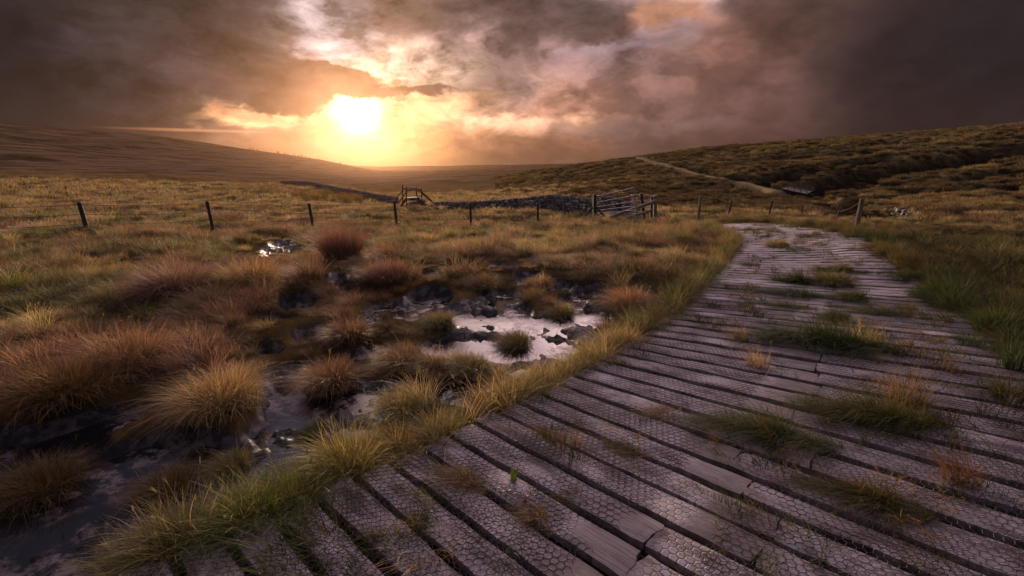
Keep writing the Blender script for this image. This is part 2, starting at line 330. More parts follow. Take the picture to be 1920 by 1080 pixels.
def terrain(x, y):
    """height and masks (mud, peat, path, heather)"""
    x = np.asarray(x, float); y = np.asarray(y, float)
    r = np.hypot(x, y); a = np.degrees(np.arctan2(x, y)); z = base_polar(a, r)
    bd = board_dist(x, y).reshape(x.shape)
    mud = mudf(x, y)*sstep(bd, 0.0, .35)*(r < 22)
    calm = sstep(bd, .1, 1.2)
    hum = (fbm(x*1.1, y*1.1, 4, 1)-.42)*.34*sstep(r, 1.5, 5)*(1-mud)*calm
    hum = hum + (fbm(x*.35, y*.35, 3, 5)-.5)*.5*sstep(r, 6, 16)
    amp = sstep(r, 25, 120)
    hum = hum + (fbm(x*.12, y*.12, 4, 9)-.5)*.9*amp*(1-sstep(r, 300, 600))
    heather = sstep(a, 2, 16)*sstep(r, 26, 45)
    heather = np.maximum(heather, sstep(a, -9, 5)*sstep(r, 90, 170))*(1-sstep(r, 500, 900))
    rid = np.abs(fbm(x*.055, y*.055, 4, 21)-.5)*2
    hum = hum + heather*((fbm(x*.3, y*.3, 3, 12)-.5)*1.0 - np.exp(-(rid/.08)**2)*.5*sstep(r, 50, 90))
    hum = hum + sstep(r, 500, 1200)*(fbm(x*.006, y*.006, 4, 31)-.5)*10
    peat = heather*np.exp(-(rid/.05)**2)*sstep(fbm(x*.02, y*.02, 2, 77), .5, .62)*.6
    hum = hum + heather*(fbm(x*.9, y*.9, 3, 61)-.5)*.5*(1-sstep(r, 150, 300))
    for P, w, dp in GULW:
        d, T = seg_dist(x + (fbm(x*.15, y*.15, 3, 3)-.5)*9, y + (fbm(x*.15, y*.15, 3, 4)-.5)*9, P)
        k = np.exp(-(d/(w*1.25))**4); hum = hum - k*dp
        peat = np.maximum(peat, np.exp(-(d/(w*1.35))**6)*sstep(fbm(x*.22, y*.22, 3, 78), .12, .34))
    dp1, _ = seg_dist(x, y, PATH2); dp2, _ = seg_dist(x, y, PATH)
    path = np.exp(-(dp1/1.9)**4)
    path = np.maximum(path, np.exp(-(dp2/1.1)**2)*.7)
    peat = peat*(1-path); 
    z = z + hum*(1-.92*path*(r > 20)) - mud*.13 + mud*((fbm(x*6, y*6, 4, 44)-.5)*.10+(fbm(x*15, y*15, 3, 47)-.5)*.05+.085*sstep(fbm(x*3.1, y*4.5, 4, 46), .52, .68)+(fbm(x*1.7, y*1.7, 2, 45)-.5)*.12)
    under = 1-sstep(bd, -.35, .02)
    z = z - under*.17 - .05*(1-sstep(bd, .1, .8))*(1-under)
    return z, mud, peat, path, heather, bd

# ------------------------------------------------------------------ mesh helpers
COL = S.collection
def npmesh(name, V, Fq, attrs=None, smooth=True):
    me = bpy.data.meshes.new(name); V = np.asarray(V, np.float32)
    if isinstance(Fq, (list, tuple)): groups = [np.asarray(f, np.int32) for f in Fq if len(f)]
    else: groups = [np.asarray(Fq, np.int32)]
    me.vertices.add(len(V)); me.vertices.foreach_set('co', V.ravel())
    tot = np.concatenate([np.full(len(g_), g_.shape[1], np.int32) for g_ in groups])
    idx = np.concatenate([g_.ravel() for g_ in groups])
    me.loops.add(len(idx)); me.loops.foreach_set('vertex_index', idx)
    me.polygons.add(len(tot)); st = np.concatenate([[0], np.cumsum(tot)[:-1]]).astype(np.int32)
    me.polygons.foreach_set('loop_start', st); me.polygons.foreach_set('loop_total', tot)
    me.polygons.foreach_set('use_smooth', np.full(len(tot), smooth))
    for k, v in (attrs or {}).items():
        v = np.asarray(v, np.float32)
        at_ = me.attributes.new(k, 'FLOAT' if v.ndim == 1 else 'FLOAT_VECTOR', 'POINT')
        at_.data.foreach_set('value' if v.ndim == 1 else 'vector', v.ravel())
    me.update(calc_edges=True); me.validate()
    return me
def link(name, me, m=None, parent=None):
    o = bpy.data.objects.new(name, me); COL.objects.link(o)
    if m is not None and me is not None: me.materials.append(m)
    if parent is not None: o.parent = parent
    return o
def tag(o, label=None, cat=None, group=None, kind=None):
    if label: o['label'] = label
    if cat: o['category'] = cat
    if group: o['group'] = group
    if kind: o['kind'] = kind
    return o
def empty(name, loc):
    o = bpy.data.objects.new(name, None); o.location = loc; o.empty_display_size = .2; COL.objects.link(o); return o
class Geo:
    """collects boxes, beams and tubes for ONE part"""
    def __init__(s, org=(0, 0, 0)): s.V = []; s.F = []; s.o = np.array(org, float); s.A = []
    def add(s, V, F, r=None):
        n = sum(len(v) for v in s.V); s.V.append(np.asarray(V, float)-s.o); s.F += [tuple(i+n for i in f) for f in F]
        s.A.append(np.full(len(V), random.random() if r is None else r))
    def beam(s, p, q, w, h, up=(0, 0, 1), jit=0):
        p = np.array(p, float); q = np.array(q, float); d = q-p; L = np.linalg.norm(d); d /= L
        u = np.array(up, float); sd_ = np.cross(d, u); sd_ /= np.linalg.norm(sd_)+1e-9; u = np.cross(sd_, d)
        V = []; n = max(2, int(L/.35)+1)
        for i in range(n):
            c = p+d*L*i/(n-1) + (np.random.default_rng(i+int(L*1000)).normal(0, 1, 3)*jit if 0 < i < n-1 else 0)
            for (a_, b_) in ((-1,-1),(-.8,-1.0),(.8,-1.0),(1,-1),(1,1),(.8,1.02),(-.8,1.02),(-1,1)):
                e = .93 if abs(a_) == 1 else 1
                V.append(c+sd_*a_*w/2+u*b_*h/2*e)
        F = [(i*8+k, i*8+(k+1) % 8, i*8+8+(k+1) % 8, i*8+8+k) for i in range(n-1) for k in range(8)]
        F += [tuple(range(7, -1, -1)), tuple((n-1)*8+k for k in range(8))]
        s.add(V, F)
    def tube(s, pts_, rad, k=8):
        P_ = [np.array(p, float) for p in pts_]; V = []
        rads = rad if hasattr(rad, '__len__') else [rad]*len(P_)
        for i, p in enumerate(P_):
            d = P_[min(i+1, len(P_)-1)]-P_[max(i-1, 0)]; d = d/np.linalg.norm(d)
            u = np.cross(d, (0, 0, 1)) if abs(d[2]) < .95 else np.cross(d, (1, 0, 0)); u /= np.linalg.norm(u); w = np.cross(d, u)
            for j in range(k):
                a_ = 2*math.pi*j/k; V.append(p+(u*math.cos(a_)+w*math.sin(a_))*rads[i])
        n = len(P_); F = [(i*k+j, i*k+(j+1) % k, (i+1)*k+(j+1) % k, (i+1)*k+j) for i in range(n-1) for j in range(k)]
        F += [tuple(range(k-1, -1, -1)), tuple((n-1)*k+j for j in range(k))]
        s.add(V, F)
    def build(s, name, m, parent=None, smooth=False):
        me = bpy.data.meshes.new(name); me.from_pydata([tuple(v) for v in np.concatenate(s.V)], [], s.F)
        a_ = me.attributes.new('rnd', 'FLOAT', 'POINT'); a_.data.foreach_set('value', np.concatenate(s.A).astype(np.float32))
        me.polygons.foreach_set('use_smooth', np.full(len(s.F), smooth)); me.update()
        return link(name, me, m, parent)

# ------------------------------------------------------------------ materials
def mat(name):
    m = bpy.data.materials.new(name); m.use_nodes = True; t = m.node_tree; t.nodes.clear(); n = NB(t)
    bs = n.n('ShaderNodeBsdfPrincipled'); out = n.n('ShaderNodeOutputMaterial'); t.links.new(bs.outputs[0], out.inputs[0])
    return m, n, bs
def bump(n, bs, h, strength=.5, dist=.02):
    o = n.n('ShaderNodeBump'); n.put(o.inputs['Height'], h); o.inputs['Strength'].default_value = strength; o.inputs['Distance'].default_value = dist
    n.t.links.new(o.outputs[0], bs.inputs['Normal'])
# ground
m_ground, n, bs = mat('moor_ground')
pos = n.n('ShaderNodeNewGeometry').outputs['Position']
mudA = n.attr('mud').outputs['Fac']; peatA = n.attr('peat').outputs['Fac']; pathA = n.attr('path').outputs['Fac']; heaA = n.attr('heather').outputs['Fac']; distA = n.attr('dist').outputs['Fac']
n1 = n.noise(pos, 1.3, 6, .6)[0]; n2 = n.noise(pos, .11, 6, .6)[0]; n3 = n.noise(pos, 9., 5, .65)[0]; n4 = n.noise(pos, .018, 6, .62)[0]
near_c = n.mix(n.ss(n1, .35, .65), (.050, .036, .016), (.13, .085, .035))
mid_c = n.mix(n.ss(n2, .38, .62), (.10, .060, .026), (.30, .175, .070))
mid_c = n.mix(n.m('MULTIPLY', n.ss(n1, .35, .7), .5), mid_c, (.085, .080, .030))
mid_c = n.mix(n.ss(n3, .3, .75, 0., .35), mid_c, (.40, .25, .11))
far_c = n.mix(n.ss(n4, .38, .6), (.050, .034, .022), (.20, .130, .070))
far_c = n.mix(n.ss(n2, .45, .7, 0., .6), far_c, (.065, .045, .028))
c = n.mix(n.ss(distA, 14., 40.), near_c, mid_c); far_c = n.mix(n.ss(n.noise(n.v('MULTIPLY', pos, (1, .35, 1)), .045, 6, .65)[0], .40, .60, 0., .7), far_c, (.23, .165, .105)); far_c = n.mix(n.ss(n.noise(n.v('MULTIPLY', pos, (.5, 1, 1)), .022, 7, .7)[0], .54, .62, 0., .8), far_c, (.035, .026, .02))
c = n.mix(n.ss(distA, 120., 400.), c, far_c)
hea_c = n.mix(n.ss(n.noise(pos, .5, 7, .68)[0], .36, .64), (.065, .048, .024), (.25, .18, .085))
hea_c = n.mix(n.ss(n.noise(pos, .07, 5, .6)[0], .42, .66, 0., .75), hea_c, (.12, .108, .048))
hea_c = n.mix(n.ss(n.noise(pos, 2.4, 5, .7)[0], .5, .75, 0., .6), hea_c, (.14, .085, .04))
c = n.mix(heaA, c, hea_c)
c = n.mix(n.m('MULTIPLY', pathA, n.ss(n.noise(pos, .8, 5, .6)[0], .2, .5)), c, n.mix(n1, (.22, .165, .085), (.46, .35, .18)))
c = n.mix(peatA, c, n.mix(n3, (.008, .006, .006), (.022, .016, .015)))
silt_sheen = n.ss(n.noise(pos, 7.5, 8, .7)[0], .46, .60)
mudc = n.mix(silt_sheen, (.010, .008, .009), (.085, .066, .066))  # silt patches, their paleness partly painting in sky reflected off wet mud
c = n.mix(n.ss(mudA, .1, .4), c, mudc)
n.put(bs.inputs['Base Color'], c)
rough = n.m('SUBTRACT', .95, n.m('MULTIPLY', n.ss(mudA, .15, .5), n.m('MULTIPLY_ADD', silt_sheen, .30, .25)))
n.put(bs.inputs['Roughness'], rough); n.put(bs.inputs['Specular IOR Level'], n.m('MULTIPLY', n.ss(mudA, .1, .4), .5))
hh = n.m('ADD', n.m('MULTIPLY', n3, .5), n.m('MULTIPLY', n.noise(pos, 38., 4, .6)[0], .12))
bump(n, bs, hh, .9, .05)
# water
m_water, n, bs = mat('bog_water')
pos = n.n('ShaderNodeNewGeometry').outputs['Position']
bs.inputs['Base Color'].default_value = (.010, .008, .009, 1); bs.inputs['Roughness'].default_value = .07; bs.inputs['IOR'].default_value = 1.6
bs.inputs['Specular IOR Level'].default_value = 1.0
painted_sheen = n.m('MULTIPLY', n.ss(n.noise(pos, 9., 8, .72)[0], .46, .58), n.ss(n.noise(pos, 2.2, 4, .6)[0], .42, .58))
n.put(bs.inputs['Base Color'], n.mix(painted_sheen, (.010, .009, .011), (.20, .155, .145)))  # pale pink patches paint the sky's reflection into the water colour
n.put(bs.inputs['Roughness'], n.m('MULTIPLY_ADD', painted_sheen, .28, .06))
bump(n, bs, n.noise(pos, 9., 2, .5)[0], .06, .01)
# vegetation: colour from the clump (instance or object) and along the blade
def veg(name, transl=.35, rough=.6):
    m = bpy.data.materials.new(name); m.use_nodes = True; t = m.node_tree; t.nodes.clear(); n = NB(t)
    inst = n.attr('tint', 'INSTANCER'); own = n.attr('tint'); bl = n.attr('bl').outputs['Vector']
    h, rn, _z = n.xyz(bl)
    hasI = n.m('GREATER_THAN', n.v('LENGTH', inst.outputs['Vector']), 1e-4)
    tint = n.mix(hasI, own.outputs['Color'], inst.outputs['Color'])
    rr_ = n.n('ShaderNodeObjectInfo').outputs['Random']
    gr = n.v('MULTIPLY', tint, (.50, .85, .50))
    st = n.v('MULTIPLY', tint, (1.20, 1.12, 1.10))
    c = n.mix(n.ss(h, .0, .8), gr, st)
    c = n.mix(n.m('MULTIPLY', n.ss(rn, .55, 1.), .7), c, n.v('MULTIPLY', tint, (2.1, 1.85, 1.6)))
    c = n.mix(n.ss(rn, .0, .4, .8, 0.), c, n.v('MULTIPLY', tint, (.32, .33, .28)))
    c = n.v('SCALE', c, scale=n.m('MULTIPLY_ADD', rr_, .5, .75))
    d = n.n('ShaderNodeBsdfPrincipled'); n.put(d.inputs['Base Color'], c); d.inputs['Roughness'].default_value = rough; d.inputs['Specular IOR Level'].default_value = .3
    tr = n.n('ShaderNodeBsdfTranslucent'); n.put(tr.inputs[0], n.v('MULTIPLY', c, (1.15, 1.0, .8)))
    mx_ = n.n('ShaderNodeMixShader'); mx_.inputs[0].default_value = transl
    t.links.new(d.outputs[0], mx_.inputs[1]); t.links.new(tr.outputs[0], mx_.inputs[2])
    o = n.n('ShaderNodeOutputMaterial'); t.links.new(mx_.outputs[0], o.inputs[0]); return m
m_grass = veg('grass_blade'); m_heath = veg('heather_sprig', .15, .8)
# weathered planks
m_plank, n, bs = mat('weathered_plank')
hp = n.attr('hexp').outputs['Vector']; pk = n.attr('plk').outputs['Vector']
t_, s_, rn = n.xyz(pk); hx, hy, cover = n.xyz(hp)
pos = n.n('ShaderNodeNewGeometry').outputs['Position']
wv = n.v('SCALE', n.v('SUBTRACT', n.noise(pos, 16., 3, .5)[1], (.5, .5, .5)), scale=.020)
p_ = n.v('ADD', n.comb(hx, hy, 0), wv)
CELL = .036
q = n.v('SCALE', p_, scale=1/CELL); q = n.v('ADD', q, (2000., 2000., 0.))
RH = (1., 1.7320508, 1.); HH = (.5, .8660254, .5)
a_ = n.v('SUBTRACT', n.v('MODULO', q, RH), HH); b_ = n.v('SUBTRACT', n.v('MODULO', n.v('SUBTRACT', q, HH), RH), HH)
ax_, ay_, _ = n.xyz(a_); bx_, by_, _ = n.xyz(b_)
da = n.m('ADD', n.m('MULTIPLY', ax_, ax_), n.m('MULTIPLY', ay_, ay_)); db = n.m('ADD', n.m('MULTIPLY', bx_, bx_), n.m('MULTIPLY', by_, by_))
sel = n.m('LESS_THAN', da, db)
gx = n.m('ABSOLUTE', n.m('ADD', n.m('MULTIPLY', ax_, sel), n.m('MULTIPLY', bx_, n.m('SUBTRACT', 1., sel))))
gy = n.m('ABSOLUTE', n.m('ADD', n.m('MULTIPLY', ay_, sel), n.m('MULTIPLY', by_, n.m('SUBTRACT', 1., sel))))
hexd = n.m('SUBTRACT', .5, n.m('MAXIMUM', gx, n.m('ADD', n.m('MULTIPLY', gx, .5), n.m('MULTIPLY', gy, .8660254))))   # 0 at the wire
grainv = n.comb(n.m('MULTIPLY', t_, 1.6), n.m('MULTIPLY', s_, 42.), n.m('MULTIPLY', rn, 37.))
gr1 = n.noise(grainv, 2.2, 6, .62, .6)[0]; gr2 = n.noise(n.v('SCALE', grainv, scale=3.5), 2.0, 4, .6)[0]
wear = n.noise(n.comb(n.m('MULTIPLY', t_, 1.2), n.m('MULTIPLY', s_, 3.), n.m('MULTIPLY', rn, 91.)), 3.2, 5, .6)[0]
patch = n.noise(pos, 1.4, 4, .55)[0]
woodc = n.mix(n.ss(gr1, .32, .68), (.055, .041, .043), (.29, .225, .215))
woodc = n.mix(n.ss(rn, .3, 1., .0, .8), woodc, n.mix(gr1, (.070, .048, .040), (.25, .175, .15)))
pale = n.mix(n.ss(gr2, .3, .7), (.42, .35, .37), (.70, .60, .62))
wear_sheen = n.m('MULTIPLY', n.ss(wear, .37, .56), n.ss(patch, .30, .58, .4, 1.))
woodc = n.mix(n.m('MULTIPLY', wear_sheen, n.m('MULTIPLY_ADD', cover, .65, .25)), woodc, pale)  # worn pale wood, spread wider to paint in the boards' sheen
line = n.m('MULTIPLY', n.ss(hexd, .01, .085, 1., 0.), cover)
line = n.m('MULTIPLY', line, n.m('MULTIPLY', n.ss(n.noise(pos, 11., 4, .6)[0], .3, .55, .2, 1.), n.ss(n.noise(pos, 2.1, 4, .6)[0], .38, .55, .25, 1.)))
woodc = n.mix(n.m('MULTIPLY', line, .72), woodc, (.020, .015, .018))
grime = n.ss(n.noise(pos, 4.5, 6, .65)[0], .54, .72, 0., .7); woodc = n.mix(grime, woodc, (.035, .027, .028))
crack = n.ss(gr2, .60, .70, 0., .7); woodc = n.mix(n.m('MULTIPLY', crack, n.ss(gr1, .45, .6)), woodc, (.018, .013, .014))
n.put(bs.inputs['Base Color'], woodc)
n.put(bs.inputs['Roughness'], n.m('MULTIPLY_ADD', gr1, .25, .38)); bs.inputs['Specular IOR Level'].default_value = .55
hgt = n.m('ADD', n.m('MULTIPLY', n.ss(hexd, .0, .12), n.m('MULTIPLY', cover, n.ss(n.noise(pos, 2.1, 4, .6)[0], .38, .6, .1, .5))), n.m('MULTIPLY', n.m('ADD', gr1, n.m('MULTIPLY', gr2, .8)), .55))
bump(n, bs, hgt, 1.0, .009)
def simple(name, c1, c2, scale=8., rough=.8, metal=0., bs_=.5, stretch=(1, 1, 1), spec=.5, rndc=None):
    m, n, bs = mat(name); p = n.v('MULTIPLY', n.n('ShaderNodeNewGeometry').outputs['Position'], stretch)
    f = n.noise(p, scale, 6, .62)[0]; c = n.mix(n.ss(f, .32, .68), c1, c2)
    if rndc: c = n.mix(n.attr('rnd').outputs['Fac'], c, n.v('MULTIPLY', c, rndc))
    n.put(bs.inputs['Base Color'], c); bs.inputs['Roughness'].default_value = rough; bs.inputs['Metallic'].default_value = metal
    bs.inputs['Specular IOR Level'].default_value = spec
    bump(n, bs, f, bs_, .02); return m
m_joist = simple('dark_timber', (.012, .010, .010), (.045, .035, .030), 12)
m_post = simple('old_post_timber', (.020, .016, .015), (.085, .066, .055), 14, stretch=(1, 1, .2))
m_pale = simple('bleached_timber', (.11, .085, .070), (.30, .235, .19), 14, stretch=(1, 1, .3))
m_stile = simple('stile_timber', (.045, .034, .032), (.13, .095, .085), 12)
m_stone = simple('gritstone', (.17, .155, .152), (.52, .47, .44), 5., .9, rndc=(.30, .29, .31))
m_wire = simple('rusty_wire', (.05, .042, .042), (.17, .14, .14), 30., .7, .3)
m_galv = simple('galvanised_steel', (.30, .29, .33), (.52, .50, .55), 20., .42, .75)
m_paintw = simple('pale_gate_bars', (.42, .32, .28), (.62, .50, .45), 20., .5)
m_rock = simple('stream_rock', (.05, .045, .048), (.30, .26, .26), 2., .5)
m_fern = simple('fern_leaf', (.30, .48, .03), (.45, .62, .06), 30., .5)

# ------------------------------------------------------------------ ground sheet
azs = np.concatenate([np.linspace(-180, -64, 60, endpoint=False), np.linspace(-64, 64, 1150), np.linspace(64, 180, 61)[1:]])
rs = np.exp(np.linspace(math.log(.5), math.log(3000), 630))
azr = np.radians(azs[:-1]); na = len(azr)
X = np.outer(rs, np.sin(azr)); Y = np.outer(rs, np.cos(azr))
Zt, mud, peat, path, hea, bd = terrain(X, Y)
V = np.stack([X, Y, Zt], -1).reshape(-1, 3); nr = len(rs)
i = np.arange(nr-1)[:, None]*na; j = np.arange(na)[None, :]; j2 = (j+1) % na
Fq = np.stack([i+j, i+na+j, i+na+j2, i+j2], -1).reshape(-1, 4)
V = np.vstack([V, [[0, 0, 0]]]); cidx = len(V)-1
Ft = np.stack([np.arange(na), (np.arange(na)+1) % na, np.full(na, cidx)], -1)
ex = lambda q, v=0: np.append(q.ravel(), v)
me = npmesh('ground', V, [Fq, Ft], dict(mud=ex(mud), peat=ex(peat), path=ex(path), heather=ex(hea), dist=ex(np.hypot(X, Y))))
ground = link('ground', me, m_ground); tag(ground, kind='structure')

# ------------------------------------------------------------------ bog water
def water(name, zw, xs, ys, NX, NY):
    gx_, gy_ = np.meshgrid(np.linspace(*xs, NX), np.linspace(*ys, NY), indexing='ij')
    V = np.stack([gx_, gy_, base(gx_, gy_)+zw], -1).reshape(-1, 3); ok = (mudf(gx_, gy_) > .05) & (board_dist(gx_, gy_).reshape(gx_.shape) > .02)
    F = []
    for a in range(NX-1):
        for c in range(NY-1):
            if ok[a:a+2, c:c+2].any(): F.append((a*NY+c, (a+1)*NY+c, (a+1)*NY+c+1, a*NY+c+1))
    if not F: return
    used = np.unique(np.array(F)); mp = -np.ones(len(V), int); mp[used] = np.arange(len(used))
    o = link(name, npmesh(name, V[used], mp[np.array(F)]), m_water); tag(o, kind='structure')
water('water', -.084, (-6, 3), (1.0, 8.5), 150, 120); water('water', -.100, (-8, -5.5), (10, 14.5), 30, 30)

# ------------------------------------------------------------------ boardwalk
bw = empty('boardwalk', (LP[8][0], LP[8][1], 0)); tag(bw, 'weathered plank boardwalk covered with chicken wire curving through the moor', 'boardwalk')
org = np.array(bw.location)
rp = np.random.default_rng(5)
def plank_geo(s0, s1, t0, t1, dz, tilt, rnd, T2):
    nt = max(3, int((t1-t0)/.06)); ns = 5
    ts = np.linspace(t0, t1, nt+1); jit = rp.normal(0, .0035, (2, nt+1)); jit[:, 1:-1] = (jit[:, :-2]+jit[:, 1:-1]*2+jit[:, 2:])/3
    ce = rp.normal(0, .004, ns+1)+rp.uniform(-.01, .01)*np.linspace(-1, 1, ns+1)
    top = np.zeros((nt+1, ns+1, 3)); hexp = np.zeros_like(top); plk = np.zeros_like(top)
    for k, t in enumerate(ts):
        a = s0+jit[0, k]; c = s1+jit[1, k]; ss_ = np.linspace(a, c, ns+1)
        tt = np.full(ns+1, t) + (ce if k in (0, nt) else 0)
        P = Wm(tt, ss_); u = np.linspace(-1, 1, ns+1)
        top[k, :, :2] = P; top[k, :, 2] = ztop(P[:, 0], P[:, 1]) + dz + tilt*u*.01 - .004*u**4 - .002*math.sin(k*.7+rnd*9)
        cov = 1. if (t < T2-.28 or t > T2+.02) else 0.
        hexp[k, :, 0] = tt; hexp[k, :, 1] = ss_; hexp[k, :, 2] = cov
        plk[k, :, 0] = tt+rnd*10; plk[k, :, 1] = ss_-s0; plk[k, :, 2] = rnd
    bot = top.copy(); bot[:, :, 2] -= .038
    # side faces get real thickness: top grid + bottom outline
    n1_ = (nt+1)*(ns+1); V = np.concatenate([top.reshape(-1, 3), bot.reshape(-1, 3)]); F = []
    id_ = lambda k, q: k*(ns+1)+q
    for k in range(nt):
        for q in range(ns): F.append((id_(k, q), id_(k+1, q), id_(k+1, q+1), id_(k, q+1)))
        F.append((id_(k, 0), n1_+id_(k, 0), n1_+id_(k+1, 0), id_(k+1, 0))); F.append((id_(k, ns), id_(k+1, ns), n1_+id_(k+1, ns), n1_+id_(k, ns)))
    for q in range(ns):
        F.append((id_(0, q), id_(0, q+1), n1_+id_(0, q+1), n1_+id_(0, q))); F.append((id_(nt, q), n1_+id_(nt, q), n1_+id_(nt, q+1), id_(nt, q+1)))
    hb = hexp.copy().reshape(-1, 3); hb[:, 2] = 0
    return V, np.array(F), np.concatenate([hexp.reshape(-1, 3), hb]), np.concatenate([plk.reshape(-1, 3)]*2)
PITCHS = .192; rows = int((SL-.1)/PITCHS); farV = []; farF = []; farH = []; farP = []; nn = 0; made = 0; s = .02; T2base = 1.42
rowinfo = []
for k in range(rows):
    w_ = .150 + rp.uniform(-.012, .012); g_ = PITCHS + rp.uniform(-.006, .006)
    if s+w_ > SL: break
    T2 = T2base + rp.choice([-.16, -.02, .0, .03, .15]) + rp.uniform(-.03, .03); Wd = float(np.interp(s, *WID)) + rp.uniform(-.03, .03)
    st = rp.uniform(-.035, .03); s_far = s
    for (t0, t1) in ((st, T2-.003), (T2+.003, Wd)):
        V, F, Hx, Pk = plank_geo(s, s+w_, t0, t1, rp.uniform(-.004, .005), rp.uniform(-.3, .3), float(rp.random()), T2)
        V = V-org
        c = V.mean(0)+org
        if made < 100 and 0.6 < c[1] and k > 3:
            o = link('plank', npmesh('plank', V, F, dict(hexp=Hx, plk=Pk), smooth=False), m_plank, bw); made += 1
        else:
            farV.append(V); farF.append(F+nn); farH.append(Hx); farP.append(Pk); nn += len(V)
    rowinfo.append((s, s+w_)); s += g_
o = link('far_planks', npmesh('far_planks', np.concatenate(farV), np.concatenate(farF), dict(hexp=np.concatenate(farH), plk=np.concatenate(farP)), smooth=False), m_plank, bw); tag(o, kind='stuff')
for tt in (.18, 1.30, 1.56, 2.45):
    g = Geo(org); ss_ = np.linspace(.1, SL-.1, 40); P = Wm(np.full(40, tt), ss_)
    for k in range(39):
        if tt > float(np.interp(ss_[k+1], *WID))-.1: break
        g.beam((*P[k], ztop(*P[k])-.041-.055), (*P[k+1], ztop(*P[k+1])-.041-.055), .07, .10)
    g.build('joist', m_joist, bw)
# chicken wire: hexagons laid over the boards
def wire(tr, sr):
    c = CELL; V = []; n_s = int((sr[1]-sr[0])/(c*.8660254)); n_t = int((tr[1]-tr[0])/c); E0 = []; E1 = []
    r_ = c/math.sqrt(3)
    vs = [(r_*math.cos(R(a+90)), r_*math.sin(R(a+90))) for a in range(0, 360, 60)]
    k0 = math.ceil(sr[0]/(c*.8660254)); j0 = math.ceil(tr[0]/c)
    for k in range(k0, k0+n_s):
        for j in range(j0, j0+n_t):
            cx = (j+(.5 if k % 2 else 0))*c; cy = k*c*.8660254
            for e in ((0, 1), (1, 2), (5, 0)):
                E0.append((cx+vs[e[0]][0], cy+vs[e[0]][1])); E1.append((cx+vs[e[1]][0], cy+vs[e[1]][1]))
    E0 = np.array(E0); E1 = np.array(E1)
    def w3(E):
        E = E + np.stack([(fbm(E[:, 0]*9, E[:, 1]*9, 2, 91)-.5), (fbm(E[:, 0]*9, E[:, 1]*9, 2, 92)-.5)], -1)*.022
        P = Wm(E[:, 0], E[:, 1]); z = ztop(P[:, 0], P[:, 1])+.0035+(fbm(E[:, 0]*4, E[:, 1]*4, 2, 93)-.5)*.007
        return np.column_stack([P, z])
    A_ = w3(E0); B_ = w3(E1); d = B_-A_; d /= np.linalg.norm(d, axis=1)[:, None]+1e-9
    sd_ = np.cross(d, (0, 0, 1.)); up = np.cross(sd_, d); rad = .0014
    rings = []
    for (a_, c_) in ((-1, -.6), (1, -.6), (0, 1.1)): rings.append(A_+sd_*a_*rad+up*c_*rad)
    for (a_, c_) in ((-1, -.6), (1, -.6), (0, 1.1)): rings.append(B_+sd_*a_*rad+up*c_*rad)
    V = np.stack(rings, 1).reshape(-1, 3); b0 = np.arange(len(A_))[:, None]*6
    F = np.concatenate([b0+np.array([[x, (x+1) % 3, (x+1) % 3+3, x+3]]) for x in range(3)])
    return V, F
# hexagon phase in the planks' shader starts at 0 with offset 2000 cells: the lattice is the same
for tr in ((.03, T2base-.28), (T2base+.02, 2.92)):
    V, F = wire(tr, (.3, 7.4)); link('wire_mesh', npmesh('wire_mesh', V-org, F), m_wire, bw)

# ------------------------------------------------------------------ grass clumps
def blades(n_, h0, h1, rad, spread, width, seed, lean=(0, 0), seg=4, curl=1., droop=.35, rn0=0, rn1=1):
    g = np.random.default_rng(seed)
    a = g.uniform(0, 2*np.pi, n_); q = np.sqrt(g.uniform(0, 1, n_))*rad
    bx = np.cos(a)*q; by = np.sin(a)*q
    da = a + g.normal(0, .7, n_); out = spread*(q/rad*.8+.2)*g.uniform(.5, 1.3, n_)
    H = g.uniform(h0, h1, n_); rn_ = g.uniform(rn0, rn1, n_)
    lx = lean[0]*g.uniform(.3, 1.6, n_)+g.normal(0, .30, n_)*H; ly = lean[1]*g.uniform(.3, 1.6, n_)+g.normal(0, .30, n_)*H
    tt = np.linspace(0, 1, seg+1); V = []; 
    fa = g.uniform(0, np.pi, n_); fx = np.cos(fa); fy = np.sin(fa)
    Vs = np.zeros((n_, 2*seg+1, 3)); BL_ = np.zeros((n_, 2*seg+1, 3))
    for k, t in enumerate(tt):
        cx = bx+(np.cos(da)*out+lx)*t**(1+curl*.6); cy = by+(np.sin(da)*out+ly)*t**(1+curl*.6)
        cz = H*(t-droop*t**3*np.minimum(1.6, np.hypot(np.cos(da)*out+lx, np.sin(da)*out+ly)/(H+1e-6))) - .015*(k == 0)
        w = width*(1-t)**.7*.5
        if k < seg:
            Vs[:, 2*k] = np.stack([cx-fx*w, cy-fy*w, cz], -1); Vs[:, 2*k+1] = np.stack([cx+fx*w, cy+fy*w, cz], -1)
            BL_[:, 2*k] = BL_[:, 2*k+1] = np.stack([np.full(n_, t), rn_, a*0], -1)
        else:
            Vs[:, 2*k] = np.stack([cx, cy, cz], -1); BL_[:, 2*k] = np.stack([np.full(n_, t), rn_, a*0], -1)
    b0 = np.arange(n_)[:, None]*(2*seg+1)
    Q = np.concatenate([b0+np.array([[2*k, 2*k+1, 2*k+3, 2*k+2]]) for k in range(seg-1)]); T = b0+np.array([[2*seg-2, 2*seg-1, 2*seg]])
    return Vs.reshape(-1, 3), Q, T, BL_.reshape(-1, 3)
def merge(parts):
    n0 = 0; V = []; Q = []; T = []; Bl = []
    for v, q, t, bl in parts: V.append(v); Q.append(q+n0); T.append(t+n0); Bl.append(bl); n0 += len(v)
    return np.concatenate(V), np.concatenate(Q), np.concatenate(T), np.concatenate(Bl)
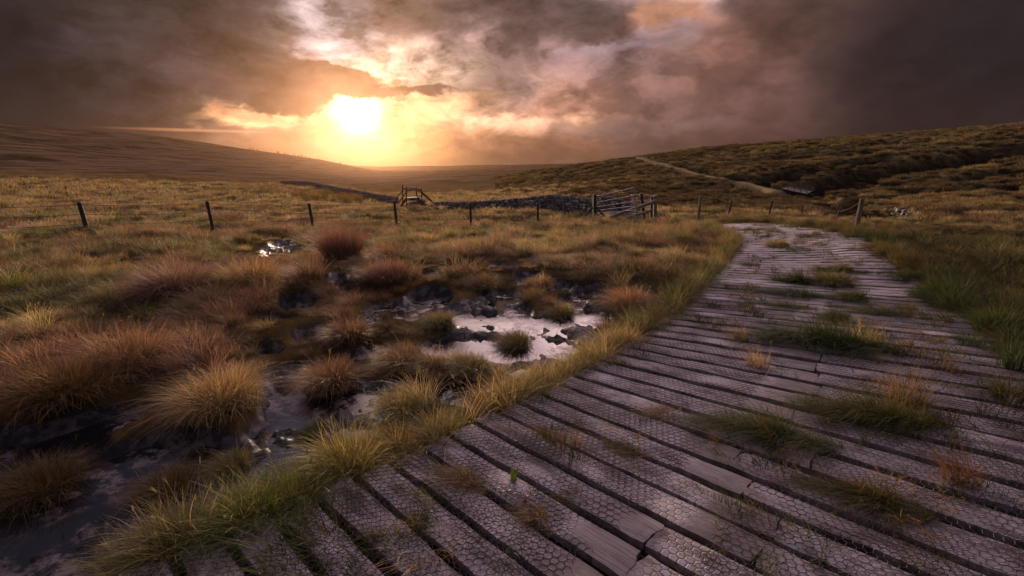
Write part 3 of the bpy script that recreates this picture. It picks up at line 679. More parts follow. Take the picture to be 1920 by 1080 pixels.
def clump_mesh(name, parts, m, tint=None):
    V, Q, T, Bl = merge(parts); at_ = dict(bl=Bl)
    if tint is not None: at_['tint'] = np.tile(np.array(tint, float), (len(V), 1))
    me = npmesh(name, V, [Q, T], at_); me.materials.append(m); return me
def stalks(n_, h0, h1, seed, lean=(.1, 0)):
    g = np.random.default_rng(seed); st = blades(n_, h0, h1, .12, .22, .0050, seed, lean, 5, 1.2, .40, .75, 1)
    # seed heads: short thick blades along the last third
    V, Q, T, B_ = st; tips = V.reshape(n_, 11, 3); hp_ = []
    for k in range(n_):
        p = tips[k, 10]; p0 = tips[k, 8]; d = p-p0
        v, q, t, bl = blades(5, .015, .035, .003, .010, .0028, seed*99+k, tuple(d[:2]*.5), 2, 1, .2, .45, .55); v = v+p0+d*.4; hp_.append((v, q, t, bl))
    return [st]+hp_
protos = bpy.data.collections.new('clump_kinds')      # not linked to the scene: only instanced
def proto(name, me): o = bpy.data.objects.new(name, me); protos.objects.link(o)
WL = (-.09, -.03)
names = []
for k in range(4): proto('a%d' % k, clump_mesh('tuft_dense', [blades(210, .10, .28, .14, .24, .0055, 100+k, WL)], m_grass))           # 0-3
for k in range(2): proto('a%d' % (4+k), clump_mesh('tuft_long', [blades(120, .2, .42, .09, .24, .0055, 120+k, WL)]+stalks(6, .3, .5, 130+k), m_grass))   # 4,5
for k in range(2): proto('a%d' % (6+k), clump_mesh('tuft_low', [blades(180, .04, .13, .2, .12, .0055, 140+k, WL)], m_grass))            # 6,7
for k in range(2): proto('a%d' % (8+k), clump_mesh('tuft_mid', [blades(130, .12, .30, .22, .25, .010, 150+k, WL, 3)], m_grass))          # 8,9
proto('b0', clump_mesh('tuft_far', [blades(90, .12, .30, .35, .25, .026, 160, WL, 2)], m_grass))                                         # 10
proto('b1', clump_mesh('heather_bush', [blades(260, .10, .32, .38, .12, .024, 170, (0, 0), 2, .5, .1)], m_heath))                         # 11
proto('b2', clump_mesh('seed_stalks', stalks(14, .3, .55, 180), m_grass))                                                                # 12
proto('b3', clump_mesh('rush_clump', [blades(70, .5, .95, .18, .22, .016, 190, (-.05, 0), 3, .6, .1)], m_grass))                          # 13

STRAW = np.array([.46, .36, .20]); RUST = np.array([.30, .185, .115]); GREEN = np.array([.14, .175, .070]); OLIVE = np.array([.25, .225, .105]); PINK = np.array([.44, .31, .25]); DARK = np.array([.07, .052, .026])
def tint_of(x, y):
    a = fbm(x*.55, y*.55, 3, 200); c = fbm(x*.4+30, y*.4, 3, 210); d = fbm(x*1.1, y*1.1+9, 2, 220); a2 = np.degrees(np.arctan2(x, y)); r = np.hypot(x, y)
    T = STRAW[None]*np.ones((len(x), 1))
    def mixin(T, w, C): return T*(1-w[:, None]) + C[None]*w[:, None]
    T = mixin(T, sstep(a, .46, .58)*.85, OLIVE); T = mixin(T, sstep(c, .52, .62)*.8, RUST)
    T = mixin(T, sstep(d, .60, .72)*.8, GREEN); T = mixin(T, sstep(1-a, .60, .68)*.6, PINK)
    T = mixin(T, sstep(fbm(x*.9+5, y*.9, 2, 230), .62, .74)*.7, DARK)
    left = sstep(-a2, 14, 30)*(1-sstep(r, 9, 14)); T = mixin(T, left*.65*sstep(c, .35, .6), np.array([.33,.19,.13]))
    # greener, darker sward to the right of the boards
    rt = sstep(a2, 26, 36)*(1-sstep(r, 14, 22)); T = mixin(T, rt*.7*(.5+.5*sstep(d, .35, .6)), np.array([.085, .088, .030]))
    T = mixin(T, sstep(r, 16, 45)*.55*(1-rt), STRAW)
    return T
PT = {k: [] for k in ('p', 'rot', 'sc', 'id', 'tint')}
def scatter(r0, r1, dens, ids, sc, seed, amin=-62, amax=62, keep=None, tilt=.12, tintf=None):
    g = np.random.default_rng(seed); area = (r1*r1-r0*r0)*math.pi*(amax-amin)/360; n_ = int(area*dens)
    r = np.sqrt(g.uniform(r0*r0, r1*r1, n_)); a = g.uniform(amin, amax, n_); x = r*np.sin(np.radians(a)); y = r*np.cos(np.radians(a))
    z, mud, peat, path, hea, bd = terrain(x, y)
    pr = np.maximum(1-sstep(mud, .02, .30), .035)*(1-peat*.97)*(bd > .02)
    if keep is not None: pr = pr*keep(x, y, r, a, hea, path, mud, bd)
    k = g.uniform(0, 1, n_) < pr; n_ = int(k.sum()); x, y, z = x[k], y[k], z[k]
    PT['p'].append(np.stack([x, y, z-.01], -1)); PT['rot'].append(np.stack([g.normal(0, tilt, n_), g.normal(0, tilt, n_), g.normal(0, .5, n_)], -1))
    cl = fbm(x*1.3, y*1.3, 3, 300); low_ = (.42+.58*sstep(-mudf(x, y, True), .05, .9)) if r0 < 20 else 1.; low_ = low_*(1-.45*sstep(np.degrees(np.arctan2(x, y)), 16, 24)*sstep(np.hypot(x, y), 11, 14)*(np.hypot(x, y) < 30))
    PT['sc'].append(g.uniform(*sc, n_)*(.55+.7*sstep(cl, .35, .65))*low_); PT['id'].append(g.choice(ids, n_)); 
    T = (tintf(x, y) if tintf else tint_of(x, y))*g.uniform(.75, 1.25, (n_, 1))*(1+g.normal(0, .06, (n_, 3))); PT['tint'].append(np.clip(T, .01, .9))
heat = lambda x, y: np.array([.17, .125, .063])[None]*np.ones((len(x), 1))*(1-sstep(fbm(x*.12, y*.12, 3, 400), .45, .6))[:, None] + np.array([.31, .24, .118])[None]*sstep(fbm(x*.12, y*.12, 3, 400), .45, .6)[:, None]
scatter(1.2, 6, 22, [0,1,2,3,0,1,2,4], (.55, 1.05), 1)
scatter(1.2, 9, 12, [6,7], (.8, 1.3), 2)
scatter(2.5, 12, .9, [12,5], (.7, 1.1), 3)
scatter(6, 12, 17, [0,1,2,3,4,8], (.6, 1.1), 4)
scatter(12, 22, 10, [8,9,8,4], (.7, 1.2), 5)
scatter(22, 50, 3.2, [10,8,9], (.9, 1.5), 6, keep=lambda x, y, r, a, h, p, m, bd: 1-.85*h)
scatter(50, 120, .45, [10], (1.3, 2.4), 7, keep=lambda x, y, r, a, h, p, m, bd: 1-h)
scatter(26, 70, 2.0, [11], (.7, 1.5), 8, 0, 62, keep=lambda x, y, r, a, h, p, m, bd: h*(p < .02), tintf=heat)
scatter(70, 160, .6, [11], (1.0, 2.4), 9, -2, 62, keep=lambda x, y, r, a, h, p, m, bd: h*(p < .02), tintf=heat)
scatter(160, 340, .16, [11], (1.8, 3.6), 10, -2, 62, keep=lambda x, y, r, a, h, p, m, bd: h*(p < .02), tintf=heat)
# soft fringe hugging both edges of the boards
g = np.random.default_rng(77)
def fringe(n_, side, off, ids, sc, col_, seed, smin=0.5, smax=None):
    g = np.random.default_rng(seed); s_ = g.uniform(smin, smax or SL-.2, n_); w_ = np.interp(s_, *WID)
    t_ = -np.abs(g.normal(0, off, n_))-.03 if side < 0 else w_+g.normal(.0, off, n_)+.10
    P = Wm(t_, s_); z = terrain(P[:, 0], P[:, 1])[0]
    if side > 0: z = np.maximum(z, np.where(t_ < w_, ztop(P[:, 0], P[:, 1]), z))
    PT['p'].append(np.column_stack([P, z-.01])); PT['rot'].append(np.stack([g.normal(0, .15, n_), g.normal(0, .15, n_), g.normal(0, .5, n_)], -1))
    PT['sc'].append(g.uniform(*sc, n_)); PT['id'].append(g.choice(ids, n_))
    k = sstep(fbm(P[:, 0]*1.2, P[:, 1]*1.2, 2, 500), .4, .6)[:, None]
    PT['tint'].append((np.array(col_[0])[None]*(1-k)+np.array(col_[1])[None]*k)*g.uniform(.8, 1.2, (n_, 1)))
fringe(360, -1, .085, [0,1,2,3,4], (.55, .95), ((.13,.17,.055), (.36,.31,.15)), 21, 1.0)
fringe(800, 1, .20, [0,1,2,3,4], (.55, 1.1), ((.07,.095,.033), (.17,.14,.06)), 22, 1.0)
fringe(60, -1, .10, [5,12], (.6, .9), ((.40,.33,.17), (.45,.34,.2)), 23, 1.0)
# little green tufts growing through the gaps between boards
n_ = 1100; s_ = g.uniform(.4, SL-.3, n_); rowi = np.array([r_[1] for r_ in rowinfo]); s_ = rowi[np.clip(np.searchsorted(rowi, s_), 0, len(rowi)-2)]+.02
t_ = g.uniform(.1, 2.6, n_)*np.interp(s_, *WID)/2.75; cl = fbm(t_*2.2, s_*1.2, 2, 600); k = cl > .47; s_, t_ = s_[k], t_[k]
P = Wm(t_, s_); n_ = len(t_); PT['p'].append(np.column_stack([P, ztop(P[:, 0], P[:, 1])-.035])); PT['rot'].append(g.normal(0, .3, (n_, 3)))
PT['sc'].append(g.uniform(.35, .95, n_)); PT['id'].append(g.choice([6, 7], n_)); PT['tint'].append(np.where(g.random((n_, 1)) < .6, [[.10, .11, .035]], [[.28, .17, .07]]))
# rushes near the walls
for (cx, cy, sp, cnt) in ((500,360,60,26),(600,372,45,60),(660,378,40,55),(720,378,25,30)):
    for q_ in range(cnt):
        p = at(cx+g.normal(0, sp*.5), cy+g.normal(0, 4)); PT['p'].append(p[None]); PT['rot'].append(g.normal(0, .1, (1, 3))); PT['sc'].append(np.array([g.uniform(.8, 1.5)])); PT['id'].append(np.array([13])); PT['tint'].append(np.array([[.19, .135, .06]])*g.uniform(.7, 1.2))
PTS = {k: np.concatenate(v) for k, v in PT.items()}
me = bpy.data.meshes.new('grass'); me.vertices.add(len(PTS['p'])); me.vertices.foreach_set('co', PTS['p'].astype(np.float32).ravel())
for k, ty, f_ in (('rot', 'FLOAT_VECTOR', 'vector'), ('tint', 'FLOAT_VECTOR', 'vector'), ('sc', 'FLOAT', 'value'), ('id', 'INT', 'value')):
    a_ = me.attributes.new(k, ty, 'POINT'); a_.data.foreach_set(f_, PTS[k].astype(np.int32 if ty == 'INT' else np.float32).ravel())
grass = link('grass', me); tag(grass, kind='stuff', label='rough straw, rust and green moor grass covering the bog', cat='grass')
gt = bpy.data.node_groups.new('scatter_clumps', 'GeometryNodeTree')
gt.interface.new_socket('Geometry', in_out='INPUT', socket_type='NodeSocketGeometry'); gt.interface.new_socket('Geometry', in_out='OUTPUT', socket_type='NodeSocketGeometry')
gi = gt.nodes.new('NodeGroupInput'); go = gt.nodes.new('NodeGroupOutput'); ip = gt.nodes.new('GeometryNodeInstanceOnPoints'); ci = gt.nodes.new('GeometryNodeCollectionInfo')
ci.inputs['Collection'].default_value = protos; ci.inputs['Separate Children'].default_value = True; ci.inputs['Reset Children'].default_value = True
def na_(nm, ty):
    o = gt.nodes.new('GeometryNodeInputNamedAttribute'); o.data_type = ty; o.inputs[0].default_value = nm; return o.outputs['Attribute']
er = gt.nodes.new('FunctionNodeEulerToRotation'); L_ = gt.links
L_.new(na_('rot', 'FLOAT_VECTOR'), er.inputs[0]); L_.new(gi.outputs[0], ip.inputs['Points']); L_.new(ci.outputs[0], ip.inputs['Instance']); ip.inputs['Pick Instance'].default_value = True
L_.new(na_('id', 'INT'), ip.inputs['Instance Index']); L_.new(er.outputs[0], ip.inputs['Rotation']); L_.new(na_('sc', 'FLOAT'), ip.inputs['Scale']); L_.new(ip.outputs[0], go.inputs[0])
md = grass.modifiers.new('scatter', 'NODES'); md.node_group = gt

# ---- individual tussocks standing in the bog and tufts on the boards
def tussock(px, py, wpx, tint, label, kind='dome', h=1., lean=(-.06, 0), cat='tussock', name='grass_tussock', group=None, on_board=False, seedn=[1000]):
    p = at(px, py); seedn[0] += 1
    if on_board: p[2] = ztop(p[0], p[1])-.015
    else:
        q_ = terrain(np.array([p[0]]), np.array([p[1]])); p[2] = max(float(q_[0][0]), p[2]-.084 if q_[1][0] > .05 else -99)-.015
    d_ = math.hypot(math.hypot(p[0], p[1]), CAMH-p[2]); w = wpx*d_/FPX; R0 = w*.5
    nb = int(min(2200, 350+wpx*9)); bw_ = max(.0034, .0011*d_)
    if kind == 'dome':
        parts = [blades(nb, R0*.35*h, R0*.85*h, R0*.40, R0*.75, bw_, seedn[0], lean, 5, 1., .5), blades(nb//3, R0*.12, R0*.4, R0*.6, R0*.3, bw_, seedn[0]+5000, lean, 3)]
        parts += stalks(6, R0*.7*h, R0*1.2*h, seedn[0]+9000, lean) if R0 < .5 else []
    elif kind == 'tall':
        parts = [blades(nb, R0*.6*h, R0*1.25*h, R0*.45, R0*.55, bw_, seedn[0], lean, 5, .8, .3)]
    elif kind == 'swept':
        parts = []
        for q_ in range(7):
            f_ = (q_-3)/3.; v_, a1, a2, a3 = blades(nb//12, R0*.18*h, R0*(.75-.4*abs(f_))*h, R0*.14, R0*.35, bw_, seedn[0]*7+q_, (-R0*.55, R0*.04), 5, .7, .5)
            v_ = v_+np.array([f_*R0*.85*math.cos(R(-22)), f_*R0*.85*math.sin(R(-22))+random.uniform(-.05, .05), 0]); parts.append((v_, a1, a2, a3))
        parts += [blades(nb//9, R0*.3*h, R0*.8*h, R0*.30, R0*.55, bw_, seedn[0], (-R0*.6, R0*.05), 6, .7, .45), blades(nb//7, R0*.1, R0*.5*h, R0*.55, R0*.7, bw_, seedn[0]+1, (-R0*.3, 0), 5), blades(nb//8, R0*.1, R0*.3*h, R0*.25, R0*.5, bw_, seedn[0]+2, (R0*.4, -R0*.2), 5)]
        parts += stalks(5, R0*.5, R0*.9, seedn[0]+9000, (-.1, 0))
    elif kind == 'thin':
        parts = [blades(max(60, nb//7), R0*.4*h, R0*1.1*h, R0*.35, R0*.5, bw_*.8, seedn[0], lean, 5, .8, .35, .5, 1)] + stalks(10, R0*.6*h, R0*1.2*h, seedn[0]+9000, lean)
    o = link(name, clump_mesh(name, parts, m_grass, tint)); o.location = p; tag(o, label, cat, group); return o
SR = (.44,.32,.17); GN = (.15,.16,.06); RU = (.32,.20,.12); OL = (.27,.235,.11)
G1 = 'grass tussocks standing in the bog'
for a_ in [
 (968,632,100,OL,'round spiky tussock alone in the palest pool of mud','dome'),
 (826,608,90,OL,'tussock on the black mud left of the round spiky one','dome'),
 (755,672,125,SR,'broad straw tussock between the two groups of pools','dome'),
 (655,634,115,RU,'brownish tussock at the left end of the upper pools','dome'),
 (622,712,140,RU,'dark-based tussock overhanging the top of the lower pool','dome'),
 (598,796,64,GN,'small green tussock alone in the lower pool','dome'),
 (750,768,135,OL,'wide low tussock right of the lower pool','dome'),
 (890,692,95,OL,'olive tussock on the near bank of the pale pool','dome'),
 (808,690,85,OL,'squat tussock squeezed between two larger ones','dome'),
 (1015,530,75,SR,'pale straw tussock beyond the round spiky one','dome'),
 (735,537,105,(.28,.17,.14),'tall reddish tussock behind the upper pools','tall'),
 (643,488,125,(.34,.20,.16),'pinkish red tussock near the small far puddle','tall'),
 (1180,575,130,(.32,.20,.12),'rusty tussock right of the pale pool','dome'),
 (1055,578,80,OL,'tussock on the far bank of the pale pool','dome'),
 (905,540,90,SR,'straw tussock above the black mud bank','dome'),
 (415,765,190,SR,'largest mound of straw and green grass left of the lower pool','dome'),
 (433,855,90,OL,'small tussock below the largest mound','dome'),
 (70,900,140,(.17,.12,.055),'dark tussock at the left edge beside the black pool','dome'),
 (315,895,110,(.18,.13,.06),'brown tussock in the middle of the black pool','dome'),
 (250,700,190,(.28,.18,.11),'broad rust coloured mound in the left field','dome'),
 (130,760,170,(.22,.14,.06),'dark mound behind the black pool','dome'),
 (340,560,170,(.38,.25,.20),'pink tinged mound in the middle of the left field','dome'),
 (470,545,150,SR,'straw mound above the pink tinged one','dome'),
 (1095,505,70,(.16,.13,.06),'dark tussock far right of the bog pools','dome')]:
    tussock(*a_, group=G1)
G2 = 'green clumps leaning on the edge of the boardwalk'
for a_ in [
 (470,985,190,(.12,.15,.04),'lush green clump at the near left corner of the boards','dome',1.1),
 (560,925,180,(.15,.18,.045),'lush green clump with yellow tips beside the near boards','dome',1.2),
 (655,870,180,(.24,.22,.07),'yellow green clump beside the lower pool and the boards','dome',1.2),
 (740,835,140,(.32,.24,.085),'straw coloured clump hanging over two board ends','dome',1.1),
 (855,800,110,(.16,.18,.05),'green clump where the board edge kinks','dome',1.0),
 (930,755,130,(.30,.23,.08),'straw clump beside the boards below the dark mud','dome',1.),
 (1030,715,100,(.33,.25,.09),'yellow clump beside the boards right of the dark mud','dome',1.),
 (1165,640,90,(.42,.28,.12),'pale dry clump bending over beside the boards','dome',1.1),
 (1262,595,80,(.13,.17,.05),'bright green clump at the board edge beyond the pale pool','dome',1.)]:
    tussock(*a_, cat='grass clump', name='grass_clump', group=G2)
G3 = 'tufts growing through the boards'
for a_ in [
 (1560,650,190,(.09,.12,.035),'large dark green tuft swept leftwards on the middle boards','swept',1.1),
 (1620,650,90,(.34,.27,.12),'pale yellow tuft right behind the large dark green one','thin',1.),
 (1440,815,190,(.11,.13,.04),'long green tuft swept leftwards on the nearer boards','swept',.9),
 (1655,790,170,(.12,.12,.04),'tall brown and green tuft on the right boards','swept',1.2),
 (1700,760,120,(.26,.17,.08),'brown stalky tuft at the right of the nearer boards','thin',1.2),
 (1500,556,110,(.06,.10,.04),'flattened dark green tuft across the boards','swept',.6),
 (1500,532,70,(.10,.11,.035),'upright dark tuft above the flattened one','swept',1.3),
 (1560,535,90,(.20,.18,.07),'olive tuft right of the upright dark one','dome',.8),
 (1580,510,60,(.13,.13,.045),'small olive tuft highest of the right-hand cluster','swept',.9),
 (1480,578,90,(.13,.14,.05),'thin green tuft just below the flattened one','swept',.5),
 (1600,565,60,(.12,.13,.04),'small upright tuft right of the flattened one','dome',.9),
 (1650,588,90,(.10,.11,.035),'dark tuft near the right edge of the middle boards','swept',.6),
 (1570,602,60,(.12,.13,.05),'small tuft between the flattened and the large one','dome',.8),
 (1460,462,50,(.30,.24,.09),'tiny yellow tuft farthest along the boards','dome',.7),
 (1640,945,150,(.11,.10,.035),'dark swept tuft near the lower right of the boards','swept',.8),
 (1800,905,110,(.24,.13,.06),'reddish bristly tuft at the lower right','thin',1.),
 (870,905,110,(.34,.24,.13),'orange dry tuft lying over the near boards','swept',.8),
 (1010,975,80,(.30,.21,.11),'dry orange tuft rising from a gap nearest the viewer','swept',.9),
 (1085,935,70,(.16,.13,.04),'short mossy tuft in a gap of the near boards','swept',.6),
 (1180,845,90,(.15,.14,.045),'mossy strip of grass between two near boards','swept',.5),
 (1390,640,60,(.30,.22,.12),'sparse dry stalks on the left of the middle boards','thin',1.),
 (1420,690,80,(.34,.25,.16),'pinkish dry stalks in the centre of the boards','thin',1.),
 (1250,780,90,(.38,.28,.16),'pale orange stalks fallen across the nearer boards','swept',.6)]:
    tussock(*a_, cat='grass tuft', name='grass_tuft', group=G3, on_board=True)
# green fern between two boards
p = at(963, 909); p[2] = ztop(*p[:2])-.03; fern = empty('fern', p); tag(fern, 'tiny bright green fern sprouting between two near boards', 'fern')
for k in range(4):
    g_ = Geo(); a0 = k*1.6+.3
    for j in range(9):
        t = j/9; c = np.array([math.cos(a0)*t*.022, math.sin(a0)*t*.022, .02+.075*t]); L_2 = .022*(1-t*.8)
        for sgn in (-1, 1):
            dv = np.array([-math.sin(a0)*sgn, math.cos(a0)*sgn, .25]); q = c+dv*L_2; w = np.array([0, 0, .0045])
            g_.add([c-w, c+w*1.2, q+w*.2, q-w*.2, (c+q)/2+w*1.5, (c+q)/2-w*1.5], [(0, 5, 4, 1), (5, 3, 2, 4)])
    g_.build('frond', m_fern, fern)

# ------------------------------------------------------------------ fences
def post(px, yb, yt, wid, m, parent, lean_px=0, r_=None):
    p = at(px, yb); r = math.hypot(p[0], p[1]); q = up_to(px+lean_px, yt, r)
    p[2] -= .25; g = Geo(org_f); d = q-p
    mid = p+d*.5+np.array([.01, 0, 0]); g.tube([p, mid, q-d*.02, q], [wid*.5, wid*.5, wid*.47, wid*.36], 9)
    g.build('post', m, parent); return q
org_f = at(740, 428); lf = empty('post_and_wire_fence', org_f); tag(lf, 'dark leaning fence posts with wire crossing the left moor', 'fence')
tops = [post(167,444,379,.13,m_post,lf,-19), post(400,434,377,.115,m_post,lf,-12), post(588,431,381,.11,m_post,lf,-9), post(744,429,376,.11,m_post,lf,-5), post(883,429,380,.10,m_post,lf,-2), post(1008,422,381,.11,m_post,lf,0)]
def wires(tops, parent, n=3, step=.3, first=.08):
    for k in range(n):
        g_ = Geo(org_f)
        for a, c in zip(tops, tops[1:]):
            q = [a+(c-a)*t-np.array([0, 0, first+k*step+.10*4*t*(1-t)*.6]) for t in np.linspace(0, 1, 7)]; g_.tube(q, .007, 4)
        g_.build('wire', m_wire, parent)
wires([tops[0]+(tops[0]-tops[1])]+tops, lf)
org_f = at(1308, 412); rf = empty('post_and_wire_fence', org_f); tag(rf, 'line of uneven fence posts dipping away right of the gate', 'fence')
tr_ = [post(1308,413,367,.13,m_pale,rf,6), post(1364,405,374,.10,m_post,rf,8), post(1440,407,376,.10,m_post,rf,8), post(1502,408,384,.09,m_post,rf,3), post(1568,414,393,.09,m_post,rf,7), post(1606,421,372,.12,m_pale,rf,11),
       post(1627,416,403,.09,m_post,rf,4), post(1662,418,409,.09,m_post,rf,1), post(1683,419,411,.09,m_post,rf,0), post(1704,420,412,.09,m_post,rf,0)]
wires(tr_, rf, 2)
org_f = at(56, 358); df = empty('distant_fence', org_f); tag(df, 'few tiny dark posts far off at the left of the moor', 'fence')
for x_ in (20, 56, 88, 123): post(x_, 358, 349, .22, m_post, df)

# ------------------------------------------------------------------ dry stone walls
def stone(c, dx_, dy_, dz_, th, g, rr):
    q = np.array([[x, y, z] for x in (-1, 0, 1) for y in (-1, 0, 1) for z in (-1, 0, 1) if not (x == y == z == 0)], float)
    q = q/(1+.16*(np.abs(q).sum(1, keepdims=True)-1)) + g.normal(0, .11, q.shape)
    q = q*np.array([dx_, dy_, dz_])*.5; c_, s_ = math.cos(th), math.sin(th)
    return np.stack([q[:, 0]*c_-q[:, 1]*s_, q[:, 0]*s_+q[:, 1]*c_, q[:, 2]], -1)+c
_q = [(x, y, z) for x in (-1, 0, 1) for y in (-1, 0, 1) for z in (-1, 0, 1) if not (x == y == z == 0)]; _qi = {v: k for k, v in enumerate(_q)}
SF = []
for ax in range(3):
    for sg in (-1, 1):
        for u in (-1, 0):
            for v in (-1, 0):
                f = []
                for (a_, c_) in ((u, v), (u+1, v), (u+1, v+1), (u, v+1)):
                    w = [0, 0, 0]; w[ax] = sg; w[(ax+1) % 3] = a_; w[(ax+2) % 3] = c_; f.append(_qi[tuple(w)])
                SF.append(f if sg > 0 else f[::-1])
SF = np.array(SF)
def drystone(name, label, P, hfun, sl, ch, thick, seed, cat='wall', rubble=0, cope=True):
    g = np.random.default_rng(seed); V = []; F = []; A_ = []; n0 = 0
    P = [np.array(p) for p in P]; seg = [np.linalg.norm((P[k+1]-P[k])[:2]) for k in range(len(P)-1)]; cs = np.concatenate([[0], np.cumsum(seg)]); L = cs[-1]
    def pt(s): return np.array([np.interp(s, cs, [p[k] for p in P]) for k in range(2)])
    def put(c, a, b_, c2, th):
        nonlocal n0
        V.append(stone(c, a, b_, c2, th, g, 0)); F.append(SF+n0); n0 += 26; A_.append(np.full(26, g.random()))
    row = 0; h = 0
    hmax = max(hfun(s) for s in np.linspace(0, L, 60))
    while h < hmax:
        chh = ch*g.uniform(.75, 1.25); s = g.uniform(0, sl)*.5
        while s < L:
            l = sl*g.uniform(.5, 1.5); sm = min(s+l/2, L); p = pt(sm); p2 = pt(min(sm+.2, L)); p0 = pt(max(sm-.2, 0)); d = p2-p0; th = math.atan2(d[1], d[0])
            if h+chh*.6 < hfun(sm)+g.normal(0, ch*.25):
                batter = 1-.25*h/hmax
                for side in ((-1, 1) if thick > .45 else (0,)):
                    nrm = np.array([-d[1], d[0]])/np.linalg.norm(d)
                    c = np.array([*(p+nrm*side*thick*.25*batter), float(base(p[0], p[1]))-.1+h+chh/2])
                    c[:2] += g.normal(0, .03, 2); put(c, l*1.04, thick*(.58 if side else 1)*batter, chh*1.08, th+g.normal(0, .08))
            s += l
        h += chh
    if cope:
        s = 0
        while s < L:
            l = ch*g.uniform(.4, .9); p = pt(s+l/2); d = pt(min(s+.3, L))-pt(max(s-.3, 0)); th = math.atan2(d[1], d[0]); hh_ = hfun(s)
            if g.random() < .93 and hh_ > .25: put(np.array([*p, float(base(p[0], p[1]))-.1+hh_+ch*.55]), l, thick*.75, ch*g.uniform(1.2, 2.0), th+g.normal(0, .15))
            s += l
    for k in range(rubble):
        s = g.uniform(0, L); p = pt(s)+g.normal(0, .55, 2); z = float(base(p[0], p[1])); put(np.array([*p, z+abs(g.normal(0, .16))+.02]), sl*g.uniform(.6, 1.1), sl*g.uniform(.5, .8), ch*g.uniform(.8, 1.3), g.uniform(0, 3))
    o = link(name, npmesh(name, np.concatenate(V), np.concatenate(F), dict(rnd=np.concatenate(A_)), smooth=False), m_stone); tag(o, label, cat); return o
def lin(pts_): 
    xs = [p[0] for p in pts_]; ys = [p[1] for p in pts_]; return lambda s: float(np.interp(s, xs, ys))
wp = [at(x, y) for x, y in ((818,392),(880,397),(960,398),(1030,401),(1075,406),(1112,411))]
wl = np.concatenate([[0], np.cumsum([np.linalg.norm((wp[k+1]-wp[k])[:2]) for k in range(5)])])
def htop(k, ytop): p = wp[k]; return up_to([818,880,960,1030,1075,1112][k], ytop, math.hypot(p[0], p[1]))[2]-p[2]
drystone('dry_stone_wall', 'tumbledown dry stone wall between the ladder stile and the metal gate', wp, lin([(wl[0], htop(0,381)), (wl[1], htop(1,381)), (wl[2], htop(2,376)), (wl[3], htop(3,368)), (wl[4], htop(4,372)), (wl[5], htop(5,378))]), .30, .15, .55, 3, rubble=120)
fp = [at(x, y) for x, y in ((745,389),(720,384),(690,379),(650,369),(610,358),(575,350),(548,346.5),(528,345))]
fl = np.concatenate([[0], np.cumsum([np.linalg.norm((fp[k+1]-fp[k])[:2]) for k in range(7)])])
ft = [374, 369, 363, 356, 348, 342, 341, 341.5]
fh = [max(.5, up_to([745,720,690,650,610,575,548,528][k], ft[k], math.hypot(*fp[k][:2]))[2]-fp[k][2]) for k in range(8)]
drystone('dry_stone_wall', 'long dark dry stone wall running away left of the ladder stile', fp, lin(list(zip(fl, fh))), .5, .22, .5, 4, rubble=30)
bp = [at(x, y) for x, y in ((1118,403),(1150,403),(1192,404))]; bl_ = np.concatenate([[0], np.cumsum([np.linalg.norm((bp[k+1]-bp[k])[:2]) for k in range(2)])])
bh = [up_to(x, y, math.hypot(*p[:2]))[2]-p[2] for (x, y), p in zip(((1118,370),(1150,374),(1192,388)), bp)]
drystone('dry_stone_wall', 'collapsed heap of dry stone wall behind the bars of the metal gate', bp, lin(list(zip(bl_, bh))), .32, .17, .6, 5, rubble=45)

# ------------------------------------------------------------------ ladder stile
sp_ = at(787, 393); rS = math.hypot(*sp_[:2]); stl = empty('ladder_stile', sp_); tag(stl, 'wooden ladder stile with four tall posts and handrails over the wall', 'stile')
U = lambda x, y, dr=0: up_to(x, y, rS+dr)
DR = 1.0
def sbeam(name, a, c, w, h_, m=m_stile):
    g_ = Geo(np.array(stl.location)); g_.beam(a, c, w, h_); return g_.build(name, m, stl)
sbeam('post', U(762,392,-DR*.2), U(762,350,-DR*.2), .10, .10); sbeam('post', U(755,390,DR), U(755,347,DR), .10, .10)
sbeam('post', U(791,391,-DR*.2), U(790,353.5,-DR*.2), .10, .10); sbeam('post', U(782,390,DR), U(781,351,DR), .10, .10)
sbeam('handrail', U(755,354,DR), U(782,354,DR), .05, .09); sbeam('handrail', U(762,357.5,-DR*.2), U(791,355,-DR*.2), .05, .09)
sbeam('handrail', U(755,357,DR), U(744,371,DR), .05, .09); sbeam('handrail', U(762,360,-DR*.2), U(748,379,-DR*.2), .05, .09)
sbeam('handrail', U(782,355,DR), U(808,377,DR), .05, .09); sbeam('handrail', U(791,360,-DR*.2), U(814,381,-DR*.2), .05, .09)
g_ = Geo(np.array(stl.location)); g_.beam(U(763,371.5,DR*.4), U(783,370.5,DR*.4), 1.1, .10, (0, 0, 1)); g_.build('platform', m_stile, stl)
for (a, c) in (((763,371),(748,392)), ((783,371),(803,392))):
    for dr in (0., .9): sbeam('ladder_rail', U(*a, dr), U(*c, dr), .06, .16)
    for k in range(6):
        t = (k+.7)/6.4; x_ = a[0]+(c[0]-a[0])*t; y_ = a[1]+(c[1]-a[1])*t; g_ = Geo(np.array(stl.location)); g_.beam(U(x_, y_, -.1), U(x_, y_, 1.0), .24, .05); g_.build('tread', m_stile, stl)
g = np.random.default_rng(8)
o_st = []; V = []; F = []; A_ = []; n0 = 0
for k in range(46):
    t = g.uniform(-1, 1); hmax_ = 1.05*(1-abs(t)**1.6); z = g.uniform(0, max(.1, hmax_)); c = np.array([sp_[0]-.35+t*1.0, sp_[1]+.5+g.normal(0, .18), sp_[2]+z])
    V.append(stone(c, .38, .36, .2, g.uniform(0, 3), g, 0)); F.append(SF+n0); n0 += 26; A_.append(np.full(26, g.random()))
